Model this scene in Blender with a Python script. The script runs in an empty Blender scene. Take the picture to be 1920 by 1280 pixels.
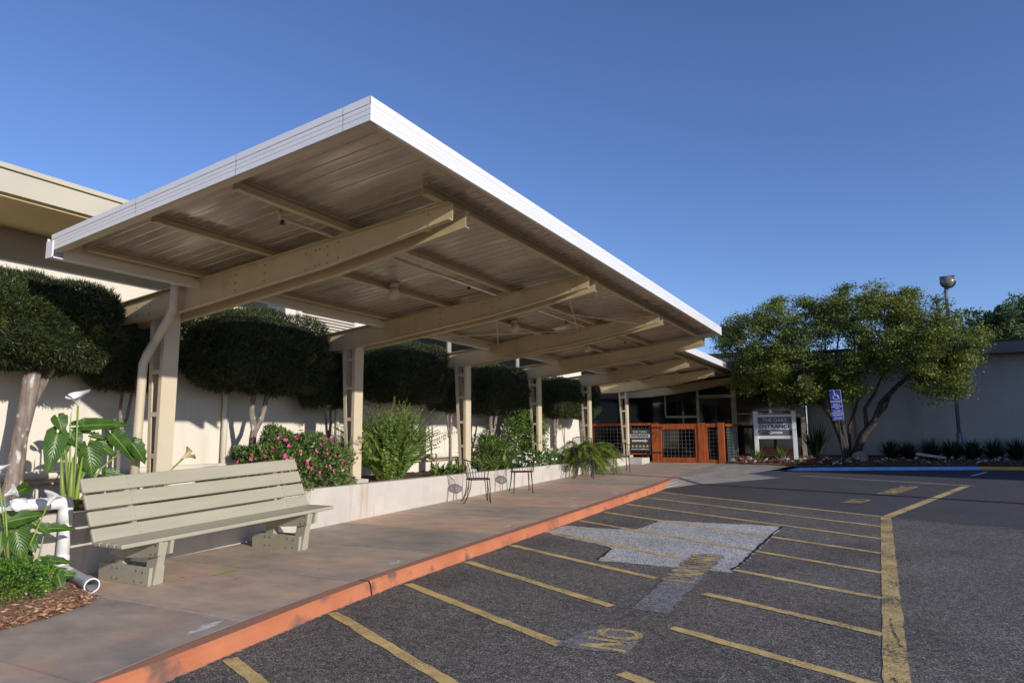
import bpy, bmesh, math, random
import numpy as np
from mathutils import Vector, Matrix

# ------------------------------------------------------------------ camera, world, sun
sc = bpy.context.scene
C = sc.collection
YAW, PITCH, ROLL = math.radians(28.1), math.radians(7.8), math.radians(-0.4)
f = Vector((-math.sin(YAW)*math.cos(PITCH), math.cos(YAW)*math.cos(PITCH), math.sin(PITCH)))
rt = Vector((math.cos(YAW), math.sin(YAW), 0)); up = rt.cross(f)
rt2 = rt*math.cos(ROLL)+up*math.sin(ROLL); up2 = -rt*math.sin(ROLL)+up*math.cos(ROLL)
cd = bpy.data.cameras.new('camera'); cam = bpy.data.objects.new('camera', cd); C.objects.link(cam)
cd.lens = 24; cd.sensor_width = 36; cd.clip_end = 3000; cd.clip_start = 0.05
M = Matrix((rt2, up2, -f)).transposed().to_4x4(); M.translation = Vector((0, 0, 1.5))
cam.matrix_world = M
sc.camera = cam

SUN = Vector((0.909, -0.287, 0.303)).normalized()
w = bpy.data.worlds.new('World'); sc.world = w; w.use_nodes = True
nt = w.node_tree
bg = nt.nodes['Background']; sky = nt.nodes.new('ShaderNodeTexSky')
sky.sky_type = 'NISHITA'; sky.sun_disc = False
sky.sun_elevation = math.asin(SUN.z); sky.sun_rotation = math.atan2(SUN.x, SUN.y)
sky.altitude = 0; sky.air_density = 0.9; sky.dust_density = 0.15; sky.ozone_density = 3.5
tint = nt.nodes.new('ShaderNodeMix'); tint.data_type = 'RGBA'; tint.blend_type = 'MULTIPLY'; tint.inputs[0].default_value = 1; tint.inputs[7].default_value = (1.0, 1.02, 1.27, 1)
nt.links.new(sky.outputs[0], tint.inputs[6]); nt.links.new(tint.outputs[2], bg.inputs[0]); bg.inputs[1].default_value = 0.128
sl = bpy.data.lights.new('sun', 'SUN'); so = bpy.data.objects.new('sun', sl); C.objects.link(so)
sl.energy = 4.3; sl.angle = math.radians(0.5); sl.color = (1.0, 0.94, 0.86)
so.rotation_euler = (-SUN).to_track_quat('-Z', 'Y').to_euler()
sc.view_settings.view_transform = 'Standard'; sc.view_settings.look = 'None'
sc.view_settings.exposure = 0.0; sc.view_settings.gamma = 1.0
sc.render.engine = 'CYCLES'
sc.cycles.max_bounces = 8

S = .0245
def cap(Y): return min(Y, 28.0)
def za(Y): return -.02+S*(cap(Y)-5.3)       # asphalt
def zs(Y): return .11+S*(cap(Y)-5.3)        # sidewalk

# ------------------------------------------------------------------ materials
MATS = {}
def srgb(*c): return tuple(((x/255+0.055)/1.055)**2.4 if x > 10 else x/255/12.92 for x in c)
def newmat(name):
    m = bpy.data.materials.new(name); m.use_nodes = True; return m, m.node_tree.nodes, m.node_tree.links
def mat(name, col, col2=None, scale=6, rough=.6, bump=0, bscale=40, spec=.4, metal=0, stretch=None, contrast=(.35, .65), detail=6, island=0, trans=0, extra=None):
    """principled with noise between col and col2 in object space, fine bump"""
    if name in MATS: return MATS[name]
    m, N, L = newmat(name); b = N['Principled BSDF']
    b.inputs['Roughness'].default_value = rough; b.inputs['Metallic'].default_value = metal
    b.inputs['Specular IOR Level'].default_value = spec
    tc = N.new('ShaderNodeTexCoord'); mp = N.new('ShaderNodeMapping'); L.new(tc.outputs['Object'], mp.inputs[0])
    if stretch: mp.inputs['Scale'].default_value = stretch
    cur = None
    if col2:
        n = N.new('ShaderNodeTexNoise'); n.inputs['Scale'].default_value = scale; n.inputs['Detail'].default_value = detail
        L.new(mp.outputs[0], n.inputs['Vector'])
        r = N.new('ShaderNodeValToRGB'); r.color_ramp.elements[0].position = contrast[0]; r.color_ramp.elements[1].position = contrast[1]
        r.color_ramp.elements[0].color = (*col, 1); r.color_ramp.elements[1].color = (*col2, 1)
        L.new(n.outputs[0], r.inputs[0]); cur = r.outputs[0]
    else:
        rgb = N.new('ShaderNodeRGB'); rgb.outputs[0].default_value = (*col, 1); cur = rgb.outputs[0]
    if extra:      # second large-scale stain: (colour, scale, lo, hi, stretch)
        c3, s3, lo, hi, st3 = extra
        mp3 = N.new('ShaderNodeMapping'); L.new(tc.outputs['Object'], mp3.inputs[0]); mp3.inputs['Scale'].default_value = st3
        n3 = N.new('ShaderNodeTexNoise'); n3.inputs['Scale'].default_value = s3; n3.inputs['Detail'].default_value = 8
        L.new(mp3.outputs[0], n3.inputs['Vector'])
        mr = N.new('ShaderNodeMapRange'); mr.inputs[1].default_value = lo; mr.inputs[2].default_value = hi; L.new(n3.outputs[0], mr.inputs[0])
        mx = N.new('ShaderNodeMix'); mx.data_type = 'RGBA'; L.new(mr.outputs[0], mx.inputs[0]); L.new(cur, mx.inputs[6]); mx.inputs[7].default_value = (*c3, 1)
        cur = mx.outputs[2]
    if island:
        g = N.new('ShaderNodeNewGeometry'); hs = N.new('ShaderNodeHueSaturation')
        mr = N.new('ShaderNodeMapRange'); mr.inputs[3].default_value = 1-island; mr.inputs[4].default_value = 1+island
        L.new(g.outputs['Random Per Island'], mr.inputs[0]); L.new(mr.outputs[0], hs.inputs['Value'])
        m2 = N.new('ShaderNodeMath'); m2.operation = 'MULTIPLY_ADD'; m2.inputs[1].default_value = .07; m2.inputs[2].default_value = .465
        mm = N.new('ShaderNodeMath'); mm.operation = 'FRACT'; m3 = N.new('ShaderNodeMath'); m3.operation = 'MULTIPLY'; m3.inputs[1].default_value = 7.31
        L.new(g.outputs['Random Per Island'], m3.inputs[0]); L.new(m3.outputs[0], mm.inputs[0]); L.new(mm.outputs[0], m2.inputs[0]); L.new(m2.outputs[0], hs.inputs['Hue'])
        L.new(cur, hs.inputs['Color']); cur = hs.outputs[0]
    L.new(cur, b.inputs['Base Color'])
    if bump:
        nb = N.new('ShaderNodeTexNoise'); nb.inputs['Scale'].default_value = bscale; nb.inputs['Detail'].default_value = 5
        L.new(mp.outputs[0], nb.inputs['Vector'])
        bp = N.new('ShaderNodeBump'); bp.inputs['Strength'].default_value = bump; bp.inputs['Distance'].default_value = .01
        L.new(nb.outputs[0], bp.inputs['Height']); L.new(bp.outputs[0], b.inputs['Normal'])
    if trans:
        t = N.new('ShaderNodeBsdfTranslucent'); L.new(cur, t.inputs[0]); ms = N.new('ShaderNodeMixShader'); ms.inputs[0].default_value = trans
        L.new(b.outputs[0], ms.inputs[1]); L.new(t.outputs[0], ms.inputs[2]); L.new(ms.outputs[0], N['Material Output'].inputs[0])
    MATS[name] = m; return m

def asphalt_mat(name, dark, mid, light, sc1=190, rough=.85, bump=.6, large=.25, litpos=.72):
    m, N, L = newmat(name); b = N['Principled BSDF']; b.inputs['Roughness'].default_value = rough; b.inputs['Specular IOR Level'].default_value = .25
    tc = N.new('ShaderNodeTexCoord')
    v = N.new('ShaderNodeTexVoronoi'); v.inputs['Scale'].default_value = sc1*.55; L.new(tc.outputs['Object'], v.inputs['Vector'])
    sep = N.new('ShaderNodeSeparateColor'); L.new(v.outputs['Color'], sep.inputs[0])
    r = N.new('ShaderNodeValToRGB'); e = r.color_ramp.elements; e[0].color = (*dark, 1); e[0].position = .1; e[1].color = (*light, 1); e[1].position = 1
    k = e.new(litpos-.2); k.color = (*mid, 1); k = e.new(litpos+.12); k.color = tuple(a*.6+c*.4 for a, c in zip(mid, light))+(1,)
    L.new(sep.outputs[0], r.inputs[0])
    n2 = N.new('ShaderNodeTexNoise'); n2.inputs['Scale'].default_value = .9; n2.inputs['Detail'].default_value = 7; L.new(tc.outputs['Object'], n2.inputs['Vector'])
    n3 = N.new('ShaderNodeTexNoise'); n3.inputs['Scale'].default_value = 14; n3.inputs['Detail'].default_value = 4; L.new(tc.outputs['Object'], n3.inputs['Vector'])
    ad = N.new('ShaderNodeMath'); ad.operation = 'ADD'; L.new(n2.outputs[0], ad.inputs[0]); L.new(n3.outputs[0], ad.inputs[1])
    mr = N.new('ShaderNodeMapRange'); mr.inputs[1].default_value = .7; mr.inputs[2].default_value = 1.3; mr.inputs[3].default_value = 1-large; mr.inputs[4].default_value = 1+large
    L.new(ad.outputs[0], mr.inputs[0])
    mx = N.new('ShaderNodeMix'); mx.data_type = 'RGBA'; mx.blend_type = 'MULTIPLY'; mx.inputs[0].default_value = 1
    L.new(r.outputs[0], mx.inputs[6]); L.new(mr.outputs[0], mx.inputs[7]); L.new(mx.outputs[2], b.inputs['Base Color'])
    bp = N.new('ShaderNodeBump'); bp.inputs['Strength'].default_value = bump; bp.inputs['Distance'].default_value = .004
    L.new(v.outputs['Distance'], bp.inputs['Height']); bp.invert = True; L.new(bp.outputs[0], b.inputs['Normal'])
    MATS[name] = m; return m

def paint_mark(name, col, wear=.5, wscale=60):
    """worn road paint: shows aggregate through gaps (alpha-free: dark flecks of asphalt colour)"""
    m, N, L = newmat(name); b = N['Principled BSDF']; b.inputs['Roughness'].default_value = .8
    tc = N.new('ShaderNodeTexCoord')
    n = N.new('ShaderNodeTexNoise'); n.inputs['Scale'].default_value = wscale; n.inputs['Detail'].default_value = 8; n.inputs['Roughness'].default_value = .7
    n2 = N.new('ShaderNodeTexNoise'); n2.inputs['Scale'].default_value = 2.2; n2.inputs['Detail'].default_value = 4
    L.new(tc.outputs['Object'], n.inputs[0]); L.new(tc.outputs['Object'], n2.inputs[0])
    ma = N.new('ShaderNodeMath'); ma.operation = 'MULTIPLY_ADD'; ma.inputs[1].default_value = .45; L.new(n2.outputs[0], ma.inputs[0]); L.new(n.outputs[0], ma.inputs[2])
    r = N.new('ShaderNodeMapRange'); r.inputs[1].default_value = wear+.30; r.inputs[2].default_value = wear+.42
    L.new(ma.outputs[0], r.inputs[0])
    n3 = N.new('ShaderNodeTexNoise'); n3.inputs['Scale'].default_value = 9; n3.inputs['Detail'].default_value = 6; L.new(tc.outputs['Object'], n3.inputs[0])
    rr = N.new('ShaderNodeValToRGB'); rr.color_ramp.elements[0].position = .3; rr.color_ramp.elements[1].position = .7
    rr.color_ramp.elements[0].color = (*[c*.72 for c in col], 1); rr.color_ramp.elements[1].color = (*[min(1, c*1.12) for c in col], 1); L.new(n3.outputs[0], rr.inputs[0])
    mx = N.new('ShaderNodeMix'); mx.data_type = 'RGBA'; L.new(r.outputs[0], mx.inputs[0]); L.new(rr.outputs[0], mx.inputs[6]); mx.inputs[7].default_value = (.075, .068, .06, 1)
    L.new(mx.outputs[2], b.inputs['Base Color'])
    bp = N.new('ShaderNodeBump'); bp.inputs['Strength'].default_value = .5; bp.inputs['Distance'].default_value = .004; L.new(n.outputs[0], bp.inputs['Height']); L.new(bp.outputs[0], b.inputs['Normal'])
    MATS[name] = m; return m

asph = asphalt_mat('asphalt', (.052, .045, .039), (.125, .108, .094), (.44, .395, .34), sc1=240, large=.34)
asph_far = asphalt_mat('asphalt_smooth', (.062, .057, .058), (.085, .079, .08), (.12, .11, .11), bump=.12, large=.14)
patchm = asphalt_mat('aggregate_patch', (.15, .143, .135), (.46, .445, .425), (.8, .78, .75), sc1=150, litpos=.6)
greym = asphalt_mat('grey_overpaint', (.11, .104, .105), (.2, .19, .19), (.42, .40, .4), litpos=.65, large=.35)
yel = paint_mark('yellow_road_paint', (.72, .50, .19), .45)
yelw = paint_mark('worn_yellow_paint', (.66, .47, .18), .405, 45)
whitep = paint_mark('white_road_paint', (.7, .7, .7), .6)
bluep = mat('blue_kerb_paint', (.14, .34, .72), (.2, .42, .8), scale=5, rough=.6, bump=.2)
yelk = mat('yellow_kerb_paint', (.6, .36, .06), (.5, .3, .06), scale=5)
orangek = mat('orange_kerb_paint', (.44, .14, .062), (.52, .185, .085), scale=2.2, rough=.7, bump=.35, bscale=60, extra=((.20, .10, .07), 3.4, .54, .66, (1, 1, 1)))
kerbtop = mat('kerb_top_worn', (.42, .19, .11), (.34, .17, .11), scale=3, rough=.8, bump=.3, extra=((.3, .2, .14), 4, .58, .68, (1, 1, 1)))
pale_conc = mat('pale_concrete', (.42, .38, .32), (.5, .46, .4), scale=4, rough=.9, bump=.4)
wallm = mat('cream_stucco', (.73, .67, .57), (.70, .64, .54), scale=1.2, rough=.9, bump=.3, bscale=90, extra=((.60, .53, .43), 1.6, .54, .85, (1, 2.4, .35)))
beige = mat('beige_steel_paint', (.60, .505, .36), (.56, .465, .325), scale=2.5, rough=.45, bump=.05, spec=.5, extra=((.42, .35, .24), 3, .62, .8, (1, 1, 1)))
beamm = mat('golden_beam_paint', (.55, .435, .245), (.50, .39, .22), scale=2.5, rough=.45, bump=.05, spec=.5, extra=((.36, .27, .16), 3, .60, .8, (1, 1, 1)))
fasciam = mat('white_fascia_metal', (.75, .75, .76), (.71, .71, .72), scale=1.4, rough=.35, spec=.5, stretch=(1, 1, 6))
trimg = mat('building_trim', (.52, .47, .36), (.48, .44, .34), scale=1.5, rough=.6)
soffm = mat('eave_soffit', (.66, .51, .26), (.58, .44, .21), scale=.9, rough=.75)
plantw = mat('planter_concrete', (.54, .495, .44), (.47, .43, .38), scale=2.2, rough=.9, bump=.35, bscale=50, extra=((.42, .30, .20), 2.2, .57, .74, (1, 3.2, .35)))
benchm = mat('sage_bench_paint', (.385, .36, .265), (.35, .325, .24), scale=2.5, rough=.5, bump=.15, bscale=25, stretch=(4, .6, 4), spec=.35)
pvc = mat('white_pvc', (.8, .8, .8), (.72, .72, .72), scale=3, rough=.4)
pvcg = mat('grey_pvc', (.5, .5, .5), (.42, .42, .43), scale=3, rough=.5)
black = mat('black_iron', (.012, .012, .013), (.025, .022, .02), scale=20, rough=.45)
darkm = mat('dark_metal', (.02, .02, .022), rough=.5)
redwood = mat('orange_stained_wood', (.42, .10, .022), (.27, .058, .014), scale=7, rough=.55, bump=.3, bscale=18, stretch=(2.2, 2.2, .35))
soilm = mat('soil', (.06, .035, .02), (.11, .065, .04), scale=18, rough=1, bump=1, bscale=30)
mulchm = mat('bark_mulch', (.16, .075, .04), (.36, .22, .13), scale=45, rough=1, bump=1, bscale=60)
chipm = mat('mulch_chips', (.45, .26, .15), (.26, .13, .075), scale=20, rough=.9, island=.55)
barkm = mat('grey_bark', (.30, .25, .21), (.14, .10, .08), scale=14, rough=.95, bump=1, bscale=35, stretch=(1.5, 1.5, .35), contrast=(.3, .7), extra=((.62, .58, .54), 9, .58, .66, (1, 1, .6)))
barkd = mat('dark_bark', (.035, .027, .022), (.075, .058, .048), scale=12, rough=.95, bump=1, bscale=30)
rustm = mat('rust_stake', (.18, .05, .03), (.12, .03, .02), scale=9, rough=.8)
needle = mat('podocarpus_leaf', (.028, .042, .011), (.056, .072, .018), scale=2.5, rough=.45, island=.45, trans=.15, spec=.5, extra=((.24, .24, .05), 3.2, .62, .72, (1, 1, 1)))
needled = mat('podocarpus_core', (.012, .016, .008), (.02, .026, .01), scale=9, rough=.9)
maplel = mat('maple_leaf', (.10, .15, .024), (.20, .23, .04), scale=1.6, rough=.5, island=.4, trans=.3, extra=((.27, .25, .05), 1.3, .56, .70, (1, 1, 1)))
def calla_mat():
    m, N, L = newmat('calla_leaf'); b = N['Principled BSDF']; b.inputs['Roughness'].default_value = .32
    a = N.new('ShaderNodeAttribute'); a.attribute_name = 'across'; u = N.new('ShaderNodeAttribute'); u.attribute_name = 'along'
    ab = N.new('ShaderNodeMath'); ab.operation = 'ABSOLUTE'; L.new(a.outputs['Fac'], ab.inputs[0])
    mid = N.new('ShaderNodeMapRange'); mid.inputs[1].default_value = .02; mid.inputs[2].default_value = .085; mid.inputs[3].default_value = 1; mid.inputs[4].default_value = 0; L.new(ab.outputs[0], mid.inputs[0])
    ve = N.new('ShaderNodeMath'); ve.operation = 'MULTIPLY_ADD'; ve.inputs[1].default_value = -.35; L.new(ab.outputs[0], ve.inputs[0]); L.new(u.outputs['Fac'], ve.inputs[2])
    sn = N.new('ShaderNodeMath'); sn.operation = 'MULTIPLY'; sn.inputs[1].default_value = 62; L.new(ve.outputs[0], sn.inputs[0])
    si = N.new('ShaderNodeMath'); si.operation = 'SINE'; L.new(sn.outputs[0], si.inputs[0])
    vr = N.new('ShaderNodeMapRange'); vr.inputs[1].default_value = .55; vr.inputs[2].default_value = 1; vr.inputs[4].default_value = .10; L.new(si.outputs[0], vr.inputs[0])
    mx = N.new('ShaderNodeMath'); mx.operation = 'MAXIMUM'; L.new(mid.outputs[0], mx.inputs[0]); L.new(vr.outputs[0], mx.inputs[1])
    tc = N.new('ShaderNodeTexCoord'); n = N.new('ShaderNodeTexNoise'); n.inputs['Scale'].default_value = 9; L.new(tc.outputs['Object'], n.inputs[0])
    r = N.new('ShaderNodeValToRGB'); r.color_ramp.elements[0].color = (.032, .09, .012, 1); r.color_ramp.elements[1].color = (.075, .155, .022, 1); r.color_ramp.elements[0].position = .35; r.color_ramp.elements[1].position = .65; L.new(n.outputs[0], r.inputs[0])
    c = N.new('ShaderNodeMix'); c.data_type = 'RGBA'; L.new(mx.outputs[0], c.inputs[0]); L.new(r.outputs[0], c.inputs[6]); c.inputs[7].default_value = (.24, .34, .07, 1); L.new(c.outputs[2], b.inputs['Base Color'])
    bp = N.new('ShaderNodeBump'); bp.inputs['Strength'].default_value = .35; bp.inputs['Distance'].default_value = .004; L.new(si.outputs[0], bp.inputs['Height']); L.new(bp.outputs[0], b.inputs['Normal'])
    t = N.new('ShaderNodeBsdfTranslucent'); L.new(c.outputs[2], t.inputs[0]); ms = N.new('ShaderNodeMixShader'); ms.inputs[0].default_value = .25
    L.new(b.outputs[0], ms.inputs[1]); L.new(t.outputs[0], ms.inputs[2]); L.new(ms.outputs[0], N['Material Output'].inputs[0]); return m
callal = calla_mat()
callas = mat('calla_stem', (.16, .24, .04), (.25, .30, .07), scale=5, rough=.45)
petalw = mat('white_petal', (.85, .86, .84), rough=.5, trans=.25)
petaly = mat('yellow_petal', (.85, .72, .42), rough=.5, trans=.3)
boxl = mat('boxwood_leaf', (.07, .17, .02), (.14, .27, .03), scale=4, rough=.35, island=.35, trans=.15)
azl = mat('azalea_leaf', (.075, .13, .03), (.17, .23, .07), scale=5, rough=.35, island=.4, trans=.15)
pinkm = mat('pink_petal', (.72, .06, .26), (.85, .2, .42), scale=30, rough=.6, island=.2, trans=.3)
fernl = mat('fern_leaf', (.07, .14, .025), (.2, .27, .05), scale=2, rough=.45, island=.35, trans=.25)
foxl = mat('foxtail_leaf', (.12, .2, .03), (.26, .34, .05), scale=2, rough=.5, island=.3, trans=.25)
vinel = mat('vine_leaf', (.06, .12, .02), (.13, .2, .04), scale=4, rough=.35, island=.4, trans=.15)
darkl = mat('dark_strap_leaf', (.022, .038, .014), (.04, .065, .022), scale=3, rough=.4, island=.35, trans=.1)
redf = mat('red_petal', (.65, .04, .05), rough=.6, island=.3, trans=.2)
treel = mat('far_tree_leaf', (.07, .12, .04), (.13, .19, .07), scale=.8, rough=.55, island=.4, trans=.2)
glassm = mat('dark_window_glass', (.008, .009, .01), rough=.06, spec=.8)
framem = mat('window_frame', (.40, .36, .29), (.34, .31, .25), scale=2, rough=.5)
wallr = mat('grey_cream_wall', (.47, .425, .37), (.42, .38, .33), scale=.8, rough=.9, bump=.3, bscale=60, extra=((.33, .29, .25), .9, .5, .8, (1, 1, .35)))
signw = mat('white_sign_paint', (.78, .78, .78), (.7, .7, .7), scale=3, rough=.5)
signg = mat('grey_sign_panel', (.10, .105, .11), (.13, .13, .135), scale=3, rough=.45)
signd = mat('charcoal_sign', (.045, .045, .045), (.06, .06, .06), scale=3, rough=.5)
signl = mat('light_grey_lettering', (.62, .62, .62), rough=.5)
goldm = mat('gold_star', (.62, .42, .14), (.75, .55, .25), scale=30, rough=.5)
bluem = mat('blue_sign', (.015, .035, .30), (.02, .045, .36), scale=6, rough=.45)
whitel = mat('white_lettering', (.62, .62, .66), rough=.5)
galv = mat('galvanised_steel', (.28, .28, .3), (.2, .2, .22), scale=6, rough=.5, metal=.5)
meshm = mat('wire_mesh', (.32, .32, .32), rough=.5, metal=.4)
grayblack = mat('asphalt_roofing', (.05, .05, .05), rough=.9)
lampg = mat('lamp_lens', (.16, .165, .155), rough=.15, spec=.8)
stonem = mat('boulder', (.28, .25, .22), (.18, .16, .14), scale=6, rough=.95, bump=1, bscale=12)
doorm = mat('dark_siding', (.035, .033, .035), (.05, .048, .05), scale=3, rough=.7)
neigh = mat('neighbour_wall', (.5, .47, .42), (.45, .42, .38), scale=1, rough=.9)

def slab_mat():
    m, N, L = newmat('stained_sidewalk'); b = N['Principled BSDF']; b.inputs['Roughness'].default_value = .62; b.inputs['Specular IOR Level'].default_value = .35
    tc = N.new('ShaderNodeTexCoord'); at = N.new('ShaderNodeAttribute'); at.attribute_name = 'tone'
    mp = N.new('ShaderNodeMapping'); mp.inputs['Scale'].default_value = (.75, 1.25, 1); L.new(tc.outputs['Object'], mp.inputs[0])
    n = N.new('ShaderNodeTexNoise'); n.inputs['Scale'].default_value = 1.1; n.inputs['Detail'].default_value = 8; L.new(mp.outputs[0], n.inputs[0])
    n2 = N.new('ShaderNodeTexNoise'); n2.inputs['Scale'].default_value = 3.1; n2.inputs['Detail'].default_value = 9; n2.inputs['Roughness'].default_value = .65; L.new(mp.outputs[0], n2.inputs[0])
    ma = N.new('ShaderNodeMath'); ma.operation = 'MULTIPLY_ADD'; ma.inputs[1].default_value = .75; L.new(at.outputs['Fac'], ma.inputs[0]); L.new(n.outputs[0], ma.inputs[2])
    r = N.new('ShaderNodeValToRGB'); e = r.color_ramp.elements
    e[0].position = .35; e[0].color = (.29, .262, .23, 1); e[1].position = 1.0; e[1].color = (.60, .42, .31, 1)
    k = e.new(.65); k.color = (.46, .375, .305, 1)
    L.new(ma.outputs[0], r.inputs[0])
    r2 = N.new('ShaderNodeValToRGB'); r2.color_ramp.elements[0].position = .3; r2.color_ramp.elements[1].position = .75
    r2.color_ramp.elements[0].color = (.72, .72, .74, 1); r2.color_ramp.elements[1].color = (1.2, 1.16, 1.1, 1); L.new(n2.outputs[0], r2.inputs[0])
    mx = N.new('ShaderNodeMix'); mx.data_type = 'RGBA'; mx.blend_type = 'MULTIPLY'; mx.inputs[0].default_value = 1
    L.new(r.outputs[0], mx.inputs[6]); L.new(r2.outputs[0], mx.inputs[7])
    n4 = N.new('ShaderNodeTexNoise'); n4.inputs['Scale'].default_value = 1.7; n4.inputs['Detail'].default_value = 3; L.new(tc.outputs['Object'], n4.inputs[0])
    mr = N.new('ShaderNodeMapRange'); mr.inputs[1].default_value = .60; mr.inputs[2].default_value = .74; mr.inputs[4].default_value = .55; L.new(n4.outputs[0], mr.inputs[0])
    mx2 = N.new('ShaderNodeMix'); mx2.data_type = 'RGBA'; L.new(mr.outputs[0], mx2.inputs[0]); L.new(mx.outputs[2], mx2.inputs[6]); mx2.inputs[7].default_value = (.52, .27, .2, 1)
    L.new(mx2.outputs[2], b.inputs['Base Color'])
    n5 = N.new('ShaderNodeTexNoise'); n5.inputs['Scale'].default_value = 90; n5.inputs['Detail'].default_value = 4; L.new(tc.outputs['Object'], n5.inputs[0])
    bp = N.new('ShaderNodeBump'); bp.inputs['Strength'].default_value = .25; bp.inputs['Distance'].default_value = .004; L.new(n5.outputs[0], bp.inputs['Height']); L.new(bp.outputs[0], b.inputs['Normal'])
    return m
slabm = slab_mat()

def deck_mat():
    """galvanised painted deck with glossy streaks across the ribs"""
    m, N, L = newmat('soffit_metal_deck'); b = N['Principled BSDF']; b.inputs['Metallic'].default_value = .35; b.inputs['Specular IOR Level'].default_value = .6
    tc = N.new('ShaderNodeTexCoord'); mp = N.new('ShaderNodeMapping'); mp.inputs['Scale'].default_value = (.55, 5, 1); L.new(tc.outputs['Object'], mp.inputs[0])
    n = N.new('ShaderNodeTexNoise'); n.inputs['Scale'].default_value = 1.3; n.inputs['Detail'].default_value = 2.5; L.new(mp.outputs[0], n.inputs[0])
    r = N.new('ShaderNodeMapRange'); r.inputs[1].default_value = .4; r.inputs[2].default_value = .65; r.inputs[3].default_value = .16; r.inputs[4].default_value = .42; L.new(n.outputs[0], r.inputs[0]); L.new(r.outputs[0], b.inputs['Roughness'])
    c = N.new('ShaderNodeValToRGB'); c.color_ramp.elements[0].color = (.42, .365, .285, 1); c.color_ramp.elements[1].color = (.47, .41, .325, 1)
    c.color_ramp.elements[0].position = .35; c.color_ramp.elements[1].position = .7; L.new(n.outputs[0], c.inputs[0]); L.new(c.outputs[0], b.inputs['Base Color'])
    bp = N.new('ShaderNodeBump'); bp.inputs['Strength'].default_value = .12; bp.inputs['Distance'].default_value = .01; L.new(n.outputs[0], bp.inputs['Height']); L.new(bp.outputs[0], b.inputs['Normal'])
    return m
deckm = deck_mat()

# ------------------------------------------------------------------ mesh helpers
class MB:
    def __init__(s): s.v = []; s.f = []; s.m = []
    def add(s, vs, fs):
        s.m.append((len(s.v), len(s.f))); o = len(s.v); s.v += [tuple(v) for v in vs]; s.f += [tuple(i+o for i in q) for q in fs]; return s
    def box(s, x0, x1, y0, y1, z0, z1, fn=None):
        v = [(x, y, z) for z in (z0, z1) for (x, y) in ((x0, y0), (x1, y0), (x1, y1), (x0, y1))]
        if fn: v = [fn(*p) for p in v]
        return s.add(v, [(3, 2, 1, 0), (4, 5, 6, 7), (0, 1, 5, 4), (1, 2, 6, 5), (2, 3, 7, 6), (3, 0, 4, 7)])
    def prism(s, poly, axis, a, b, fn=None):
        """poly of 2D points extruded along axis from a to b; poly in remaining axes order"""
        n = len(poly)
        def P(p, t):
            return {'x': (t, p[0], p[1]), 'y': (p[0], t, p[1]), 'z': (p[0], p[1], t)}[axis]
        v = [P(p, a) for p in poly]+[P(p, b) for p in poly]
        if fn: v = [fn(*p) for p in v]
        fs = [tuple(range(n))[::-1], tuple(range(n, 2*n))]+[(i, (i+1) % n, n+(i+1) % n, n+i) for i in range(n)]
        return s.add(v, fs)
    def tube(s, path, r, seg=8, caps=True):
        path = [Vector(p) for p in path]; n = len(path)
        rs = r if isinstance(r, (list, tuple)) else [r]*n
        s.m.append((len(s.v), len(s.f))); prev = None; o = len(s.v); ring = []
        for i, p in enumerate(path):
            d = (path[min(i+1, n-1)]-path[max(i-1, 0)]).normalized()
            if prev is None:
                a = Vector((0, 0, 1)) if abs(d.z) < .9 else Vector((1, 0, 0)); u = d.cross(a).normalized()
            else:
                u = (prev-d*prev.dot(d)).normalized()
            prev = u; v = d.cross(u)
            for k in range(seg):
                t = 2*math.pi*k/seg; s.v.append(tuple(p+(u*math.cos(t)+v*math.sin(t))*rs[i]))
        for i in range(n-1):
            for k in range(seg):
                a = o+i*seg+k; b = o+i*seg+(k+1) % seg; s.f.append((a, b, b+seg, a+seg))
        if caps:
            s.f.append(tuple(o+k for k in range(seg))[::-1]); s.f.append(tuple(o+(n-1)*seg+k for k in range(seg)))
        return s
    def sph(s, c, r, seg=8, ring=6, half=None):
        rx, ry, rz = r if isinstance(r, (tuple, list)) else (r, r, r); vs = []; fs = []
        for i in range(ring+1):
            ph = math.pi*i/ring
            for k in range(seg):
                t = 2*math.pi*k/seg; vs.append((c[0]+rx*math.sin(ph)*math.cos(t), c[1]+ry*math.sin(ph)*math.sin(t), c[2]+rz*math.cos(ph)))
        for i in range(ring):
            for k in range(seg):
                fs.append((i*seg+k, (i+1)*seg+k, (i+1)*seg+(k+1) % seg, i*seg+(k+1) % seg))
        return s.add(vs, fs)
    def build_each(s, name, m, parent=None, per=1, off=None, **k):
        """every piece (or every `per` pieces) becomes an object of its own"""
        st = s.m[::per]+[(len(s.v), len(s.f))]
        for (v0, f0), (v1, f1) in zip(st, st[1:]):
            q = MB(); q.v = [tuple(c-o for c, o in zip(v, off)) if off else v for v in s.v[v0:v1]]; q.f = [tuple(i-v0 for i in ff) for ff in s.f[f0:f1]]; q.build(name, m, parent, **k)
    def build(s, name, m, parent=None, smooth=False, bevel=0):
        me = bpy.data.meshes.new(name); me.from_pydata(s.v, [], s.f); me.update()
        bm = bmesh.new(); bm.from_mesh(me)
        bmesh.ops.recalc_face_normals(bm, faces=bm.faces); bm.to_mesh(me); bm.free()
        me.materials.append(m)
        if smooth:
            for p in me.polygons: p.use_smooth = True
        o = bpy.data.objects.new(name, me); C.objects.link(o)
        if parent is not None: o.parent = parent; o.matrix_parent_inverse = parent.matrix_world.inverted() if False else Matrix.Identity(4)
        if bevel:
            b = o.modifiers.new('bevel', 'BEVEL'); b.width = bevel; b.segments = 2; b.limit_method = 'ANGLE'
        return o
def empty(name, label, cat, loc=(0, 0, 0), rz=0, group=None, rx=0):
    o = bpy.data.objects.new(name, None); C.objects.link(o); o.location = loc; o.rotation_euler = (rx, 0, rz); o.empty_display_size = .2
    o['label'] = label; o['category'] = cat
    if group: o['group'] = group
    return o
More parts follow.
